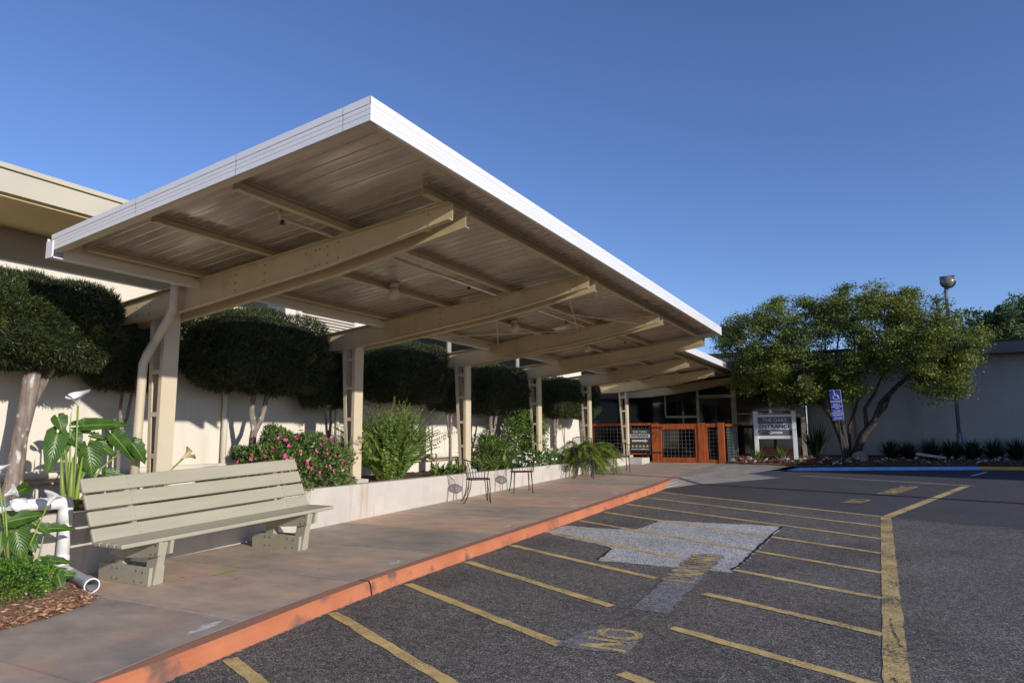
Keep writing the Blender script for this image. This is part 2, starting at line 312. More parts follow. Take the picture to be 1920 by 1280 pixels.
def tag(o, label, cat, group=None):
    o['label'] = label; o['category'] = cat
    if group: o['group'] = group
    return o
def struct(o, kind='structure'): o['kind'] = kind; return o
def dup(root, loc, rz=0, label=None, group=None, scale=None):
    r = root.copy(); C.objects.link(r); r.location = loc; r.rotation_euler = (root.rotation_euler[0], root.rotation_euler[1], rz)
    if scale: r.scale = scale
    if label: r['label'] = label
    if group: r['group'] = group
    for ch in list(root.children):
        c = ch.copy(); C.objects.link(c); c.parent = r
        for g in list(ch.children):
            d = g.copy(); C.objects.link(d); d.parent = c
    return r
def lerp(a, b, t): return tuple(x+(y-x)*t for x, y in zip(a, b))

def leaf_cloud(name, P, D, L, W, m, parent=None, bend=.25, rng=None, seed=1):
    """many pointed leaves: P positions, D unit directions, L lengths, W widths (numpy); each leaf 2 quads folded lengthwise"""
    rng = rng or np.random.default_rng(seed); n = len(P)
    R = rng.normal(size=(n, 3)); U = np.cross(D, R); U /= np.linalg.norm(U, axis=1)[:, None]+1e-9
    Nn = np.cross(D, U)
    L = np.broadcast_to(L, (n,))[:, None]; W = np.broadcast_to(W, (n,))[:, None]
    base = P; mid = P+D*L*.5+Nn*L*bend*.3; tip = P+D*L-Nn*L*bend*.25
    a = mid+U*W*.5; b = mid-U*W*.5
    V = np.stack([base, a, tip, b], axis=1).reshape(-1, 3)
    me = bpy.data.meshes.new(name); me.vertices.add(4*n); me.vertices.foreach_set('co', V.ravel())
    me.loops.add(4*n); me.loops.foreach_set('vertex_index', np.arange(4*n, dtype=np.int32))
    me.polygons.add(n); me.polygons.foreach_set('loop_start', np.arange(0, 4*n, 4, dtype=np.int32)); me.polygons.foreach_set('loop_total', np.full(n, 4, dtype=np.int32))
    me.update(calc_edges=True); me.materials.append(m)
    o = bpy.data.objects.new(name, me); C.objects.link(o)
    if parent is not None: o.parent = parent
    return o
def unit(a): return a/(np.linalg.norm(a, axis=1)[:, None]+1e-9)

def text_mesh(body, size, loc, xdir, ydir, m, name, parent=None, depth=.004, sx=1, align='CENTER', bold=0):
    cu = bpy.data.curves.new(name+'_curve', 'FONT'); cu.body = body; cu.size = size; cu.extrude = depth/2; cu.align_x = align; cu.align_y = 'CENTER'; cu.offset = bold; cu.resolution_u = 3
    tmp = bpy.data.objects.new(name+'_tmp', cu); C.objects.link(tmp)
    dg = bpy.context.evaluated_depsgraph_get(); me = bpy.data.meshes.new_from_object(tmp.evaluated_get(dg))
    C.objects.unlink(tmp); bpy.data.objects.remove(tmp)
    X = Vector(xdir).normalized(); Y = Vector(ydir).normalized(); Z = X.cross(Y)
    Mx = Matrix((X*sx, Y, Z)).transposed().to_4x4(); Mx.translation = Vector(loc)
    me.transform(Mx); me.materials.clear(); me.materials.append(m)
    o = bpy.data.objects.new(name, me); C.objects.link(o)
    if parent is not None: o.parent = parent
    return o

# ------------------------------------------------------------------ ground
def strip_sheet(name, x0, x1, ys, fn, m, off=0):
    b = MB(); v = []; fs = []
    for y in ys: v += [(x0, y, fn(y)+off), (x1, y, fn(y)+off)]
    for i in range(len(ys)-1): fs.append((2*i, 2*i+1, 2*i+3, 2*i+2))
    return struct(b.add(v, fs).build(name, m))
strip_sheet('ground', -400, 400, [-300, 28, 900], lambda y: za(max(y, -300))-.25, mat('dry_ground', (.12, .1, .07), (.16, .13, .09), scale=.2, rough=1))
strip_sheet('parking_lot', -4.6, 60, [-60, 28, 60], za, asph)
def gpoly(name, pts, m, off, kind='structure', fn=za):
    b = MB(); b.add([(x, y, fn(y)+off) for x, y in pts], [tuple(range(len(pts)))]); return struct(b.build(name, m), kind)
# newer smooth asphalt beyond the stripes
gpoly('smooth_asphalt', [(-4.47, 15.32), (-.07, 12.72), (6.5, 10.4), (30, 3.0), (59, 3.0), (59, 27.9), (-4.6, 27.9)], asph_far, .0015)
# light aggregate patch with ragged edge
rnd = random.Random(4)
pp = [(-4.47, 9.35), (-4.44, 10.03), (-3.62, 9.98), (-3.3, 10.1), (-3.2, 11.1), (-1.39, 11.12), (-1.46, 8.42), (-1.5, 7.72), (-2.14, 7.73), (-3.03, 7.76), (-3.1, 8.44), (-3.3, 8.68), (-3.75, 8.9)]
rag = []
for i, a in enumerate(pp):
    c = pp[(i+1) % len(pp)]; n = max(2, int(math.dist(a, c)/.07))
    for k in range(n):
        t = k/n; rag.append((a[0]+(c[0]-a[0])*t+rnd.uniform(-.025, .025), a[1]+(c[1]-a[1])*t+rnd.uniform(-.025, .025)))
gpoly('aggregate_patch', rag, patchm, .002)
def ragged(pts, j=.02, step=.08):
    out = []
    for i, a in enumerate(pts):
        c = pts[(i+1) % len(pts)]; n = max(2, int(math.dist(a, c)/step))
        for k in range(n):
            t = k/n; out.append((a[0]+(c[0]-a[0])*t+rnd.uniform(-j, j), a[1]+(c[1]-a[1])*t+rnd.uniform(-j, j)))
    return out
gpoly('grey_overpaint', ragged([(-2.09, 8.58), (-1.74, 8.64), (-1.7, 5.92), (-2.03, 5.96)]), greym, .0035)
gpoly('grey_overpaint', ragged([(-2.06, 5.34), (-1.70, 5.36), (-1.66, 4.83), (-2.25, 4.78)]), greym, .0035)
# cracks
crk = mat('crack_filler', (.015, .014, .013), rough=.9)
def crack(pts, w):
    b = MB(); v = []; fs = []
    P = ragged(pts, .02, .09)[:-2] if len(pts) > 2 else pts
    P = []
    for i in range(len(pts)-1):
        n = max(2, int(math.dist(pts[i], pts[i+1])/.07))
        for k in range(n): t = k/n; P.append((pts[i][0]+(pts[i+1][0]-pts[i][0])*t+rnd.uniform(-.015, .015), pts[i][1]+(pts[i+1][1]-pts[i][1])*t+rnd.uniform(-.015, .015)))
    for x, y in P:
        ww = w*rnd.uniform(.4, 1.3); v += [(x-ww, y-ww*.4, za(y)+.0065), (x+ww, y+ww*.4, za(y)+.0065)]
    for i in range(len(P)-1): fs.append((2*i, 2*i+1, 2*i+3, 2*i+2))
    return struct(b.add(v, fs).build('asphalt_crack', crk))
crack([(-1.39, 11.1), (-1.44, 9.9), (-1.47, 8.4), (-1.52, 7.75)], .018)
crack([(-3.03, 7.78), (-3.1, 8.44), (-3.3, 8.68)], .014)
crack([(-.04, 6.5), (.0, 6.0), (.03, 5.7)], .004); crack([(-.05, 5.1), (.0, 4.95), (.04, 4.7)], .004)
crack([(-.05, 12.6), (2.0, 11.85), (6.5, 10.3)], .012)

for cx_, cy_, r1_, r2_ in [(-.9, 3.7, .05, .08), (-2.9, 13.2, .08, .16), (-3.1, 5.2, .035, .05)]:
    gpoly('oil_spot', ragged([(cx_+r1_*math.cos(t), cy_+r2_*math.sin(t)) for t in [2*math.pi*k/14 for k in range(14)]], .02, .05), mat('oil_stain', (.07, .062, .057), (.10, .09, .083), scale=30, rough=.55), .0022)
crack([(.6, 9.8), (1.3, 9.2), (1.9, 9.3), (2.8, 8.3), (3.6, 8.1)], .004); crack([(1.9, 9.3), (2.1, 10.2), (2.0, 11.5)], .0035); crack([(-3.9, 6.6), (-3.2, 6.9), (-2.8, 6.7)], .003)
# painted stripes
def stripe(a, c, w, m=yel, off=.003, name='painted_stripe'):
    d = Vector((c[0]-a[0], c[1]-a[1])); d.normalize(); nx, ny = -d.y*w/2, d.x*w/2
    n = max(2, int(math.dist(a, c)/.12)); b = MB(); v = []; fs = []
    for i in range(n+1):
        t = i/n; x = a[0]+(c[0]-a[0])*t; y = a[1]+(c[1]-a[1])*t; j1 = rnd.uniform(-.006, .006); j2 = rnd.uniform(-.006, .006)
        v += [(x+nx+j1, y+ny+j1, za(y)+off), (x-nx+j2, y-ny+j2, za(y)+off)]
    for i in range(n): fs.append((2*i, 2*i+1, 2*i+3, 2*i+2))
    return struct(b.add(v, fs).build(name, m))
ST = [[(-4.2, 3.56), (-3.42, 3.24)], [(-4.35, 4.77), (-2.48, 3.83)], [(-4.39, 5.91), (-2.18, 4.82)], [(-4.42, 7.1), (-2.2, 5.96)], [(-4.42, 8.23), (-2.15, 7.14)],
      [(-4.42, 9.39), (-2.18, 8.25)], [(-4.43, 10.6), (-.09, 8.3)], [(-4.42, 11.69), (-.09, 9.44)], [(-4.42, 12.91), (-.09, 10.51)], [(-4.42, 14.12), (-.09, 11.62)], [(-4.42, 15.22), (-.09, 12.72)],
      [(-1.48, 7.85), (-.09, 7.18)], [(-1.56, 6.73), (-.09, 6.04)], [(-1.56, 5.57), (-.09, 4.92)], [(-1.6, 4.47), (-.09, 3.8)]]
for a, c in ST: stripe(a, c, .105, yel)
stripe((-.02, -1), (-.02, 12.7), .15, yelw, .003)
stripe((.0, 12.72), (1.58, 18.4), .15, yel, .004)
stripe((-2.0, 20.3), (1.75, 18.5), .07, whitep, .007)
stripe((2.5, 22.9), (2.0, 21.4), .09, whitep); stripe((3.75, 23.4), (3.3, 21.9), .09, whitep)
stripe((2.9, 18.8), (6.0, 17.6), .09, mat('blue_line', (.1, .3, .8), rough=.7))
def ground_text(body, size, x, y, m, sx, rot=0, off=.0065):
    xd = Vector((-math.sin(rot), math.cos(rot), S)); yd = Vector((-math.cos(rot), -math.sin(rot), 0))
    yd = yd - xd.normalized()*yd.dot(xd.normalized())
    o = text_mesh(body, size, (x, y, za(y)+off), xd, yd, m, 'painted_lettering', depth=.0004, sx=sx, bold=.013)
    return struct(o)
ground_text('NO', .50, -1.855, 5.10, yelw, .66)
ground_text('PARKING', .47, -1.905, 7.83, yelw, .77)
ground_text('NO', .5, -.47, 14.75, yelw, .9, -.27)
ground_text('PARKING', .5, .27, 17.1, yelw, .9, -.27)

# sidewalk slabs
JY = [-6, -4.4, -2.9, -1.4, .05, 1.5, 2.6, 3.9, 5.32, 6.8, 8.23, 9.64, 11.02, 12.4, 13.8, 15.2, 16.6, 18.0, 19.4, 20.8, 22.2, 23.6]
KX = [(-30, -4.05), (2.6, -4.28), (3.15, -4.39), (3.9, -4.49), (4.85, -4.57), (6.8, -4.63), (11.4, -4.65), (16.2, -4.72), (18, -4.75), (30, -4.75)]
def interp(T, y):
    for (a, x0), (b_, x1) in zip(T, T[1:]):
        if y <= b_: return x0+(x1-x0)*(y-a)/(b_-a)
    return T[-1][1]
b = MB(); tones = []
rt_ = random.Random(3)
for i in range(len(JY)-1):
    y0, y1 = JY[i]+.010, JY[i+1]-.010; n = 4
    for k in range(n):
        a, c = y0+(y1-y0)*k/n, y0+(y1-y0)*(k+1)/n
        b.add([(-9.1, a, zs(a)), (interp(KX, a)-.004, a, zs(a)), (interp(KX, c)-.004, c, zs(c)), (-9.1, c, zs(c))], [(0, 1, 2, 3)])
    b.add([(-9.1, y0, zs(y0)-.1), (interp(KX, y0)-.004, y0, zs(y0)-.1), (interp(KX, y0)-.004, y0, zs(y0)), (-9.1, y0, zs(y0))], [(0, 1, 2, 3)])
    b.add([(-9.1, y1, zs(y1)-.1), (interp(KX, y1)-.004, y1, zs(y1)-.1), (interp(KX, y1)-.004, y1, zs(y1)), (-9.1, y1, zs(y1))], [(3, 2, 1, 0)])
    tones += [({0: .05, 1: .1, 2: .05, 3: .1, 4: .05, 5: .08, 6: .06, 7: .42, 8: .30, 9: .10, 10: .95, 11: .25, 12: .85, 13: .35, 14: .75, 15: .2, 16: .8, 17: .35}.get(i, rt_.choice([.2, .7])), 6*n if False else n)]
sw = struct(b.build('sidewalk', slabm))
at = sw.data.attributes.new('tone', 'FLOAT', 'FACE'); vals = []
for t, n in tones: vals += [t]*(n+2)
at.data.foreach_set('value', vals)
strip_sheet('sidewalk_base', -9.1, -4.7, [-6, 23.6], zs, mat('joint_dirt', (.10, .085, .065), rough=1), -.012)
for k_, y_ in enumerate(JY[7:-1]):
    q = MB(); x0 = -7.4
    while x0 < interp(KX, y_)-.1:
        l_ = rnd.uniform(.15, .9); x1 = min(x0+l_, interp(KX, y_)-.02)
        if rnd.random() < .65: q.add([(x0, y_+.012, zs(y_)+.002), (x1, y_+.012, zs(y_)+.002), (x1, y_+.012+rnd.uniform(.012, .022), zs(y_)+.0025), (x0, y_+.012+rnd.uniform(.012, .022), zs(y_)+.0025)], [(0, 1, 2, 3)])
        x0 = x1+.01
    struct(q.build('joint_edge', mat('worn_joint_edge', (.55, .52, .47), (.42, .38, .33), scale=20, rough=.9)))
# white salt blotches on the walk
for x, y, r1, r2 in [(-4.62, 3.68, .17, .055), (-4.76, 6.2, .13, .045), (-4.84, 8.9, .12, .05), (-4.84, 11.35, .15, .07), (-4.9, 13.6, .15, .09)]:
    pts = [(x+r2*math.cos(t)*rnd.uniform(.7, 1.2)+r1*math.sin(t)*-.15, y+r1*math.sin(t)*rnd.uniform(.75, 1.2)) for t in [2*math.pi*k/22 for k in range(22)]]
    gpoly('chalky_stain', pts, mat('chalky', (.62, .62, .6), (.40, .37, .33), scale=22, rough=.9, contrast=(.45, .6)), .003, fn=zs)

# kerb: top and face, one mesh each side
KO = [(-30, -3.95), (3.04, -4.23), (3.94, -4.32), (4.66, -4.40), (5.8, -4.47), (7.3, -4.49), (11, -4.5), (15.3, -4.5), (16.6, -4.57), (18.2, -4.70)]
ys = [-20, 0, 1.5, 2.6, 3.04, 3.5, 3.94, 4.3, 4.66, 5.2, 5.37, 5.39, 5.8, 6.5, 7.3, 8.5, 10, 12, 14, 15.3, 16.0, 16.6, 17.2, 17.7, 18.2]
b = MB(); t = MB()
def kz(y):  # kerb height drops to flush at the ramp
    return zs(y)+.002
prev = None
for y in ys:
    xo, xi = interp(KO, y), interp(KX, y)
    if y > 15.8: xi = xi+(xo-xi)*0
    ring = [(xo+.03, y, za(y)-.03), (xo+.005, y, kz(y)-.03), (xo-.02, y, kz(y)), (xi, y, max(kz(y), kz(y))), (xi, y, za(y)-.03)]
    if prev:
        if not (abs(y-5.39) < .001):
            b.add([prev[0], ring[0], ring[1], prev[1]], [(0, 1, 2, 3)]); b.add([prev[1], ring[1], ring[2], prev[2]], [(0, 1, 2, 3)])
            t.add([prev[2], ring[2], ring[3], prev[3]], [(0, 1, 2, 3)])
    prev = ring
kf = struct(b.build('kerb', orangek, smooth=False)); kt = t.build('kerb_top', kerbtop); kt.parent = kf
# pale grout line between kerb and walk, and at the gutter
def ribbon(name, T, ys_, dx0, dx1, fn, off, m):
    q = MB(); v = []; fs = []
    for y in ys_:
        x = interp(T, y); v += [(x+dx0*rnd.uniform(.6, 1.1), y, fn(y)+off), (x+dx1*rnd.uniform(.6, 1.1), y, fn(y)+off)]
    for i in range(len(ys_)-1): fs.append((2*i, 2*i+1, 2*i+3, 2*i+2))
    return struct(q.add(v, fs).build(name, m))
ribbon('kerb_joint', KX, [k*.25 for k in range(0, 64)], -.010, .012, zs, .006, pale_conc)
ribbon('gutter_edge', KO, [k*.12 for k in range(0, 130)], .028, .052, za, .007, mat('gutter_grit', (.42, .39, .36), (.12, .11, .10), scale=25, rough=1, contrast=(.4, .6)))

# concrete ramp apron beyond the kerb end
OUT = [(-4.53, 15.9, 0), (-4.15, 17.0, 0), (-3.46, 17.9, 0), (-2.95, 18.75, 0), (-2.5, 19.45, 0), (-3.45, 20.6, 0), (-2.9, 21.4, .05), (-2.45, 22.15, .12)]
INN = [(-4.64, 16.1), (-4.75, 17.3), (-4.75, 18.2), (-4.75, 19.0), (-4.75, 20.0), (-4.75, 21.2), (-4.75, 22.4), (-4.6, 23.45)]
b = MB(); v = []; fs = []
for (x, y, h), (xi, yi) in zip(OUT, INN):
    for k in range(5):
        t = k/4; X_ = x+(xi-x)*t; Y_ = y+(yi-y)*t; z0, z1 = za(y)+h+.002, zs(yi)+.001; v.append((X_, Y_, z0+(z1-z0)*min(1, t*1.25)))
for i in range(len(OUT)-1):
    for k in range(4): a_ = i*5+k; fs.append((a_, a_+1, a_+6, a_+5))
struct(b.add(v, fs).build('concrete_apron', mat('apron_concrete', (.25, .225, .195), (.32, .29, .25), scale=2.5, rough=.9, bump=.3)))
stripe((-3.38, 20.6), (-2.40, 19.42), .06, bluep, .006); stripe((-3.38, 20.62), (-2.36, 22.2), .07, bluep, .02)
# blue and yellow kerb at the flower bed
def kerbrun(pts, m, w=.16, h=.09, ramp=None, name='kerb'):
    q = MB(); pr = None
    for i, (x, y) in enumerate(pts):
        hh = h if not ramp or i > 0 else ramp
        r = [(x+.0, y-.03, za(y)-.05), (x, y, za(y)+hh), (x-.02, y+w, za(y)+hh), (x-.02, y+w, za(y)-.05)]
        if pr: q.add(pr+r, [(0, 4, 5, 1), (1, 5, 6, 2), (2, 6, 7, 3)])
        pr = r
    return struct(q.build(name, m))
kb_ = [(-2.55, 22.1), (-2.2, 22.15), (-1.6, 22.35), (-.8, 22.65), (.3, 23.0), (1.4, 23.35), (2.42, 23.68)]
kerbrun(kb_, bluep, ramp=.02); kerbrun([(2.42, 23.68), (3.6, 23.75), (6, 23.8), (14, 23.9)], yelk)
# planting bed behind that kerb
bed = MB(); v = []; fs = []
bp_ = [(-4.62, 23.5), (-4.45, 22.6), (-3.3, 22.45)]+[(x, y+.16) for x, y in kb_]+[(3.6, 23.91), (6, 23.96), (14, 24.06)]
for i, (x, y) in enumerate(bp_):
    v += [(x, y, za(y)+.10), (x, y+.7, za(y)+.21), (x, 27.5, .72)]
for i in range(len(bp_)-1):
    fs += [(3*i, 3*i+3, 3*i+4, 3*i+1), (3*i+1, 3*i+4, 3*i+5, 3*i+2)]
struct(bed.add(v, fs).build('planting_bed', soilm))
def bedz(x, y):
    y0 = interp([(-5, 22.4), (-2.55, 22.26), (-.8, 22.81), (2.42, 23.84), (14, 24.06)], x) if False else None
    T = [(-4.7, 23.0), (-3.3, 22.45), (-2.55, 22.26), (-1.6, 22.5), (-.8, 22.8), (.3, 23.16), (1.4, 23.5), (2.42, 23.84), (14, 24.06)]
    yk = interp(T, x)
    if y < yk+.7: return za(yk)+.10+.11*max(0, (y-yk))/.7
    return (za(yk)+.21)+(.72-za(yk)-.21)*(y-yk-.7)/(27.5-yk-.7)

# ------------------------------------------------------------------ planter
pl = empty('planter_wall', 'long low cream concrete planter wall beside the walkway behind the bench', 'planter', (-7.4, 3, 0))
def loc(o): return Vector(o.location)
def part(mb, name, m, root, **k):
    """mesh given in world coordinates, parented under root (an Empty without rotation)"""
    L0 = loc(root); mb.v = [(x-L0.x, y-L0.y, z-L0.z) for x, y, z in mb.v]; return mb.build(name, m, root, **k)
q = MB(); q.box(-7.6, -7.4, 2.95, 22.05, -.1, .74)
part(q, 'wall', plantw, pl, bevel=.015)
q = MB(); q.box(-9.2, -7.6, 2.95, 3.15, -.1, .735)
part(q, 'end_wall', plantw, pl)
q = MB(); v = []; fs = []
rs = random.Random(5); nx, ny = 10, 80
for j in range(ny+1):
    for i in range(nx+1): v.append((-7.59-1.6*i/nx, 3.1+18.95*j/ny, .70+rs.uniform(-.02, .05)))
for j in range(ny):
    for i in range(nx): a = j*(nx+1)+i; fs.append((a, a+nx+1, a+nx+2, a+1))
struct(q.add(v, fs).build('soil', soilm, smooth=True))
# mulch bed at the near left
q = MB(); v = []; fs = []
ME = [(-3, -5.9), (2.9, -6.0), (3.3, -6.02), (3.6, -6.12), (3.78, -6.22), (3.86, -6.32), (3.95, -6.7), (4.05, -7.0), (4.1, -7.4)]
for y, x in ME: v += [(x, y, zs(y)+.006), (min(x-.12, -6.4) if y < 3.9 else x-.02, y, zs(y)+.035), (-9.2 if y < 2.95 else -7.4, y, zs(y)+.05)]
for i in range(len(ME)-1): fs += [(3*i, 3*i+3, 3*i+4, 3*i+1), (3*i+1, 3*i+4, 3*i+5, 3*i+2)]
struct(q.add(v, fs).build('mulch_bed', mulchm))
rg = np.random.default_rng(7); n = 3800
y = rg.uniform(2.0, 4.0, n); xe = np.interp(y, [m_[0] for m_ in ME], [m_[1] for m_ in ME]); x = xe-rg.uniform(-.015, 1.0, n)**1.2
x = np.where(np.isnan(x), xe, x)
P = np.stack([x, y, .11+S*(y-5.3)+.012+rg.uniform(0, .03, n)], 1); D = unit(np.stack([rg.normal(size=n), rg.normal(size=n), rg.normal(size=n)*.18], 1))
struct(leaf_cloud('bark_chips', P, D, rg.uniform(.03, .075, n), rg.uniform(.008, .022, n), chipm, bend=.1, seed=3), 'stuff')

# ------------------------------------------------------------------ left building
bl = empty('cream_building', 'long cream stucco building with flat roof and deep eave left of the canopy', 'building', (-9.2, 8, 0))
q = MB(); q.box(-9.5, -9.2, -8, 22.4, -.3, 4.03); part(q, 'wall', wallm, bl)
q = MB(); q.box(-9.5, -9.22, 22.4, 27.2, -.3, 4.03); part(q, 'dark_wall', doorm, bl)
q = MB(); q.box(-9.219, -9.20, 22.5, 26.6, .9, 3.9); part(q, 'dark_pane', glassm, bl)
q = MB(); q.box(-9.48, -9.21, 8.24, 27.2, 4.03, 5.0); part(q, 'upper_wall', wallm, bl)
q = MB(); q.box(-20, -7.98, -8, 8.24, 4.031, 4.075); part(q, 'soffit', soffm, bl)
q = MB(); q.box(-7.98, -7.92, -8, 8.26, 4.06, 4.30); part(q, 'fascia', trimg, bl)
q = MB(); q.box(-9.2, -9.175, -8, 8.24, 3.655, 4.031); part(q, 'eave_shade_strip', mat('eave_shade_tan', (.34, .27, .17), (.31, .245, .15), scale=1.2), bl)  # strip added under the eave, its tan standing in for the eave's shadow
q = MB(); q.box(-7.955, -7.90, -8, 8.26, 4.315, 4.37); q.box(-20, -7.955, -8, 8.25, 4.31, 4.36); part(q, 'roof', trimg, bl)
q = MB(); q.box(-20, -9.5, -8, 24.2, 4.0, 4.02); q.box(-20, -19.8, -8, 24.2, -.3, 4.0); part(q, 'roof_back', grayblack, bl)
# louvre vent
lv = MB(); lv.box(-9.2, -9.12, 8.9, 8.99, 3.2, 3.95); lv.box(-9.2, -9.12, 10.42, 10.51, 3.2, 3.95); lv.box(-9.2, -9.12, 8.99, 10.42, 3.9, 3.96)
lvo = part(lv, 'louvre_vent', wallm, bl)
s_ = MB()
for k in range(12):
    z = 3.25+k*.056; s_.add([(-9.19, 8.99, z+.045), (-9.12, 8.99, z), (-9.12, 10.42, z), (-9.19, 10.42, z+.045), (-9.19, 8.99, z+.055), (-9.115, 8.99, z+.012), (-9.115, 10.42, z+.012), (-9.19, 10.42, z+.055)], [(0, 1, 2, 3), (4, 5, 6, 7), (1, 2, 6, 5), (0, 3, 7, 4)])
L0 = loc(bl); s_.v = [(x-L0.x, y-L0.y, z-L0.z) for x, y, z in s_.v]; s_.build('slats', wallm, lvo)
# clerestory windows further along
for y0, y1 in [(11.9, 13.8), (13.95, 15.2), (15.35, 17.4), (17.55, 19.6)]:
    q = MB(); q.box(-9.2, -9.14, y0-.07, y0, 3.35, 4.4); q.box(-9.2, -9.14, y1, y1+.07, 3.35, 4.4); q.box(-9.2, -9.14, y0, y1, 3.28, 3.35); q.box(-9.2, -9.14, y0, y1, 4.4, 4.46)
    fo = part(q, 'window', framem, bl)
    p_ = MB(); p_.box(-9.2, -9.17, y0, y1, 3.35, 4.4); p_.v = [(x-L0.x, y-L0.y, z-L0.z) for x, y, z in p_.v]; p_.build('pane', glassm, fo)
q = MB(); q.tube([(-9.12, 7.43, 3.9), (-9.12, 7.43, .6)], .042, 10); part(q, 'downpipe', wallm, bl, smooth=True)
for y_ in (9.62, 11.7, 13.75, 16.9, 19.2): q = MB(); q.box(-9.2, -9.185, y_, y_+.05, .7, 3.3); part(q, 'batten', wallm, bl)
for y_ in (10.0, 15.9): q = MB(); q.tube([(-9.13, y_, 3.2), (-9.13, y_, .6)], .03, 8); part(q, 'conduit', wallm, bl, smooth=True)
q = MB(); q.tube([(-9.08, -3, 1.06), (-9.08, 12.98, 1.04)], .055, 10); q.tube([(-9.08, 13.1, 1.04), (-9.08, 20, 1.04)], .055, 10); part(q, 'wall_pipe', wallm, bl, smooth=True)
q = MB(); q.box(-9.2, -9.12, -3, 20, .93, .955); part(q, 'ledge', mat('rusty_ledge', (.4, .27, .16), (.5, .42, .3), scale=6), bl)

# ------------------------------------------------------------------ canopy
def btop(X): return 3.706+.0955*(X+3.47)
def bbot(X):
    T = [(-9.3, btop(-9.3)-.27), (-8.7, btop(-8.7)-.27), (-7.9, btop(-7.9)-.335), (-7.2, btop(-7.2)-.335), (-5.1, 3.262), (-3.47, 3.537)]
    return interp(T, X)
def deckz(X): return 3.86+.106*(X+3.1)
def fb(X): return 3.766+.1067*(X+3.1)
def ft(X): return 3.953+.1130*(X+3.1)
def make_canopy(root, Y0, Y1, XR, frames, purl_from, left=-7.08):
    # deck with ribs running across (along X)
    q = MB(); pitch = .15; yy = Y0+.03; prof = []
    while yy < Y1-.05:
        prof += [(yy, 0), (yy+.118, 0), (yy+.124, -.006), (yy+.142, -.006), (yy+.148, 0)]; yy += pitch
    v = []; fs = []
    for y, dz in prof:
        v += [(left, y, deckz(left)+dz), (XR-.01, y, deckz(XR-.01)+dz)]
    for i in range(len(prof)-1): fs.append((2*i, 2*i+1, 2*i+3, 2*i+2))
    q.add(v, fs); part(q, 'soffit_deck', deckm, root)
    q = MB(); q.add([(left, Y0+.02, ft(left)-.012), (XR-.02, Y0+.02, ft(XR)-.012), (XR-.02, Y1-.02, ft(XR)-.012), (left, Y1-.02, ft(left)-.012)], [(0, 1, 2, 3)]); part(q, 'roof_sheet', mat('roof_sheet_grey', (.2, .2, .2), rough=.8), root)
    # fascia: profiled sheet, outward offset pattern (z fraction, depth)
    pr = [(0, 0), (.25, 0), (.265, -.012), (.28, 0), (.46, 0), (.475, -.010), (.49, 0), (.66, 0), (.675, -.012), (.69, .004), (1.0, .004), (1.0, -.02)]
    def profile_run(A, B, za_, zb_, out):
        vv = []; ff = []
        for fr, d in pr:
            vv.append((A[0]+out[0]*d, A[1]+out[1]*d, za_[0]+(za_[1]-za_[0])*fr)); vv.append((B[0]+out[0]*d, B[1]+out[1]*d, zb_[0]+(zb_[1]-zb_[0])*fr))
        for i in range(len(pr)-1): ff.append((2*i, 2*i+1, 2*i+3, 2*i+2))
        return vv, ff
    # front (faces -Y) in segments with joints
    xs = [left-.04, -5.8, -4.5, -3.36, XR] if XR > -3.3 else [left-.04, -5.6, XR]
    for nm, yy, o in (('front_fascia', Y0, -1), ('rear_fascia', Y1, 1)):
        q = MB()
        for a, c in zip(xs, xs[1:]):
            g = .002; vv, ff = profile_run((a+g, yy), (c-g, yy), (fb(a), ft(a)), (fb(c), ft(c)), (0, o)); q.add(vv, ff)
        # returned bottom lip
        q.add([(xs[0], yy, fb(xs[0])), (XR, yy, fb(XR)), (XR, yy-o*.10, fb(XR)+.004), (xs[0], yy-o*.10, fb(xs[0])+.004)], [(0, 1, 2, 3)])
        q.add([(xs[0], yy-o*.10, fb(xs[0])+.004), (XR, yy-o*.10, fb(XR)+.004), (XR, yy-o*.10, deckz(XR)), (xs[0], yy-o*.10, deckz(xs[0]))], [(0, 1, 2, 3)])
        part(q, nm, fasciam, root)
        q = MB(); q.add([(xs[0], yy-o*.012, fb(xs[0])-.003), (XR-.02, yy-o*.012, fb(XR-.02)-.003), (XR-.02, yy-o*.10, fb(XR)-.001), (xs[0], yy-o*.10, fb(xs[0])-.001)], [(0, 1, 2, 3)]); part(q, 'soffit_lip', beige, root)
    q = MB(); y = Y0
    while y < Y1-.1:
        c = min(y+3.1, Y1); vv, ff = profile_run((XR, y+.0005), (XR, c-.0005), (fb(XR), ft(XR)), (fb(XR), ft(XR)), (.22, 0)); q.add(vv, ff); y = c
    q.add([(XR, Y0, fb(XR)), (XR, Y1, fb(XR)), (XR-.03, Y1, fb(XR)), (XR-.03, Y0, fb(XR))], [(0, 1, 2, 3)])
    q.add([(XR-.03, Y0, fb(XR)), (XR-.03, Y1, fb(XR)), (XR-.03, Y1, deckz(XR)+.03), (XR-.03, Y0, deckz(XR)+.03)], [(0, 1, 2, 3)])
    part(q, 'side_fascia', fasciam, root)
    # beige angle strip inside the right edge
    q = MB(); q.box(XR-.16, XR-.06, Y0+.12, Y1-.12, deckz(XR)-.035, deckz(XR)-.012); part(q, 'edge_strip', beige, root)
    # gutter at the low side
    gz = fb(left)-.075
    q = MB(); q.prism([(left-.11, gz+.20), (left-.11, gz+.04), (left-.08, gz), (left, gz), (left, gz+.012), (left-.075, gz+.012), (left-.1, gz+.045), (left-.1, gz+.2)], 'y', Y0-.005, Y1, lambda x, y, z: (x, y, z))
    q.box(left-.11, left+.0, Y0-.01, Y0+.005, gz, gz+.17); part(q, 'gutter', fasciam, root)
    q = MB(); q.box(left-.004, left+.008, Y0+.1, Y1-.1, gz+.01, deckz(left)); part(q, 'gutter_back', beige, root)
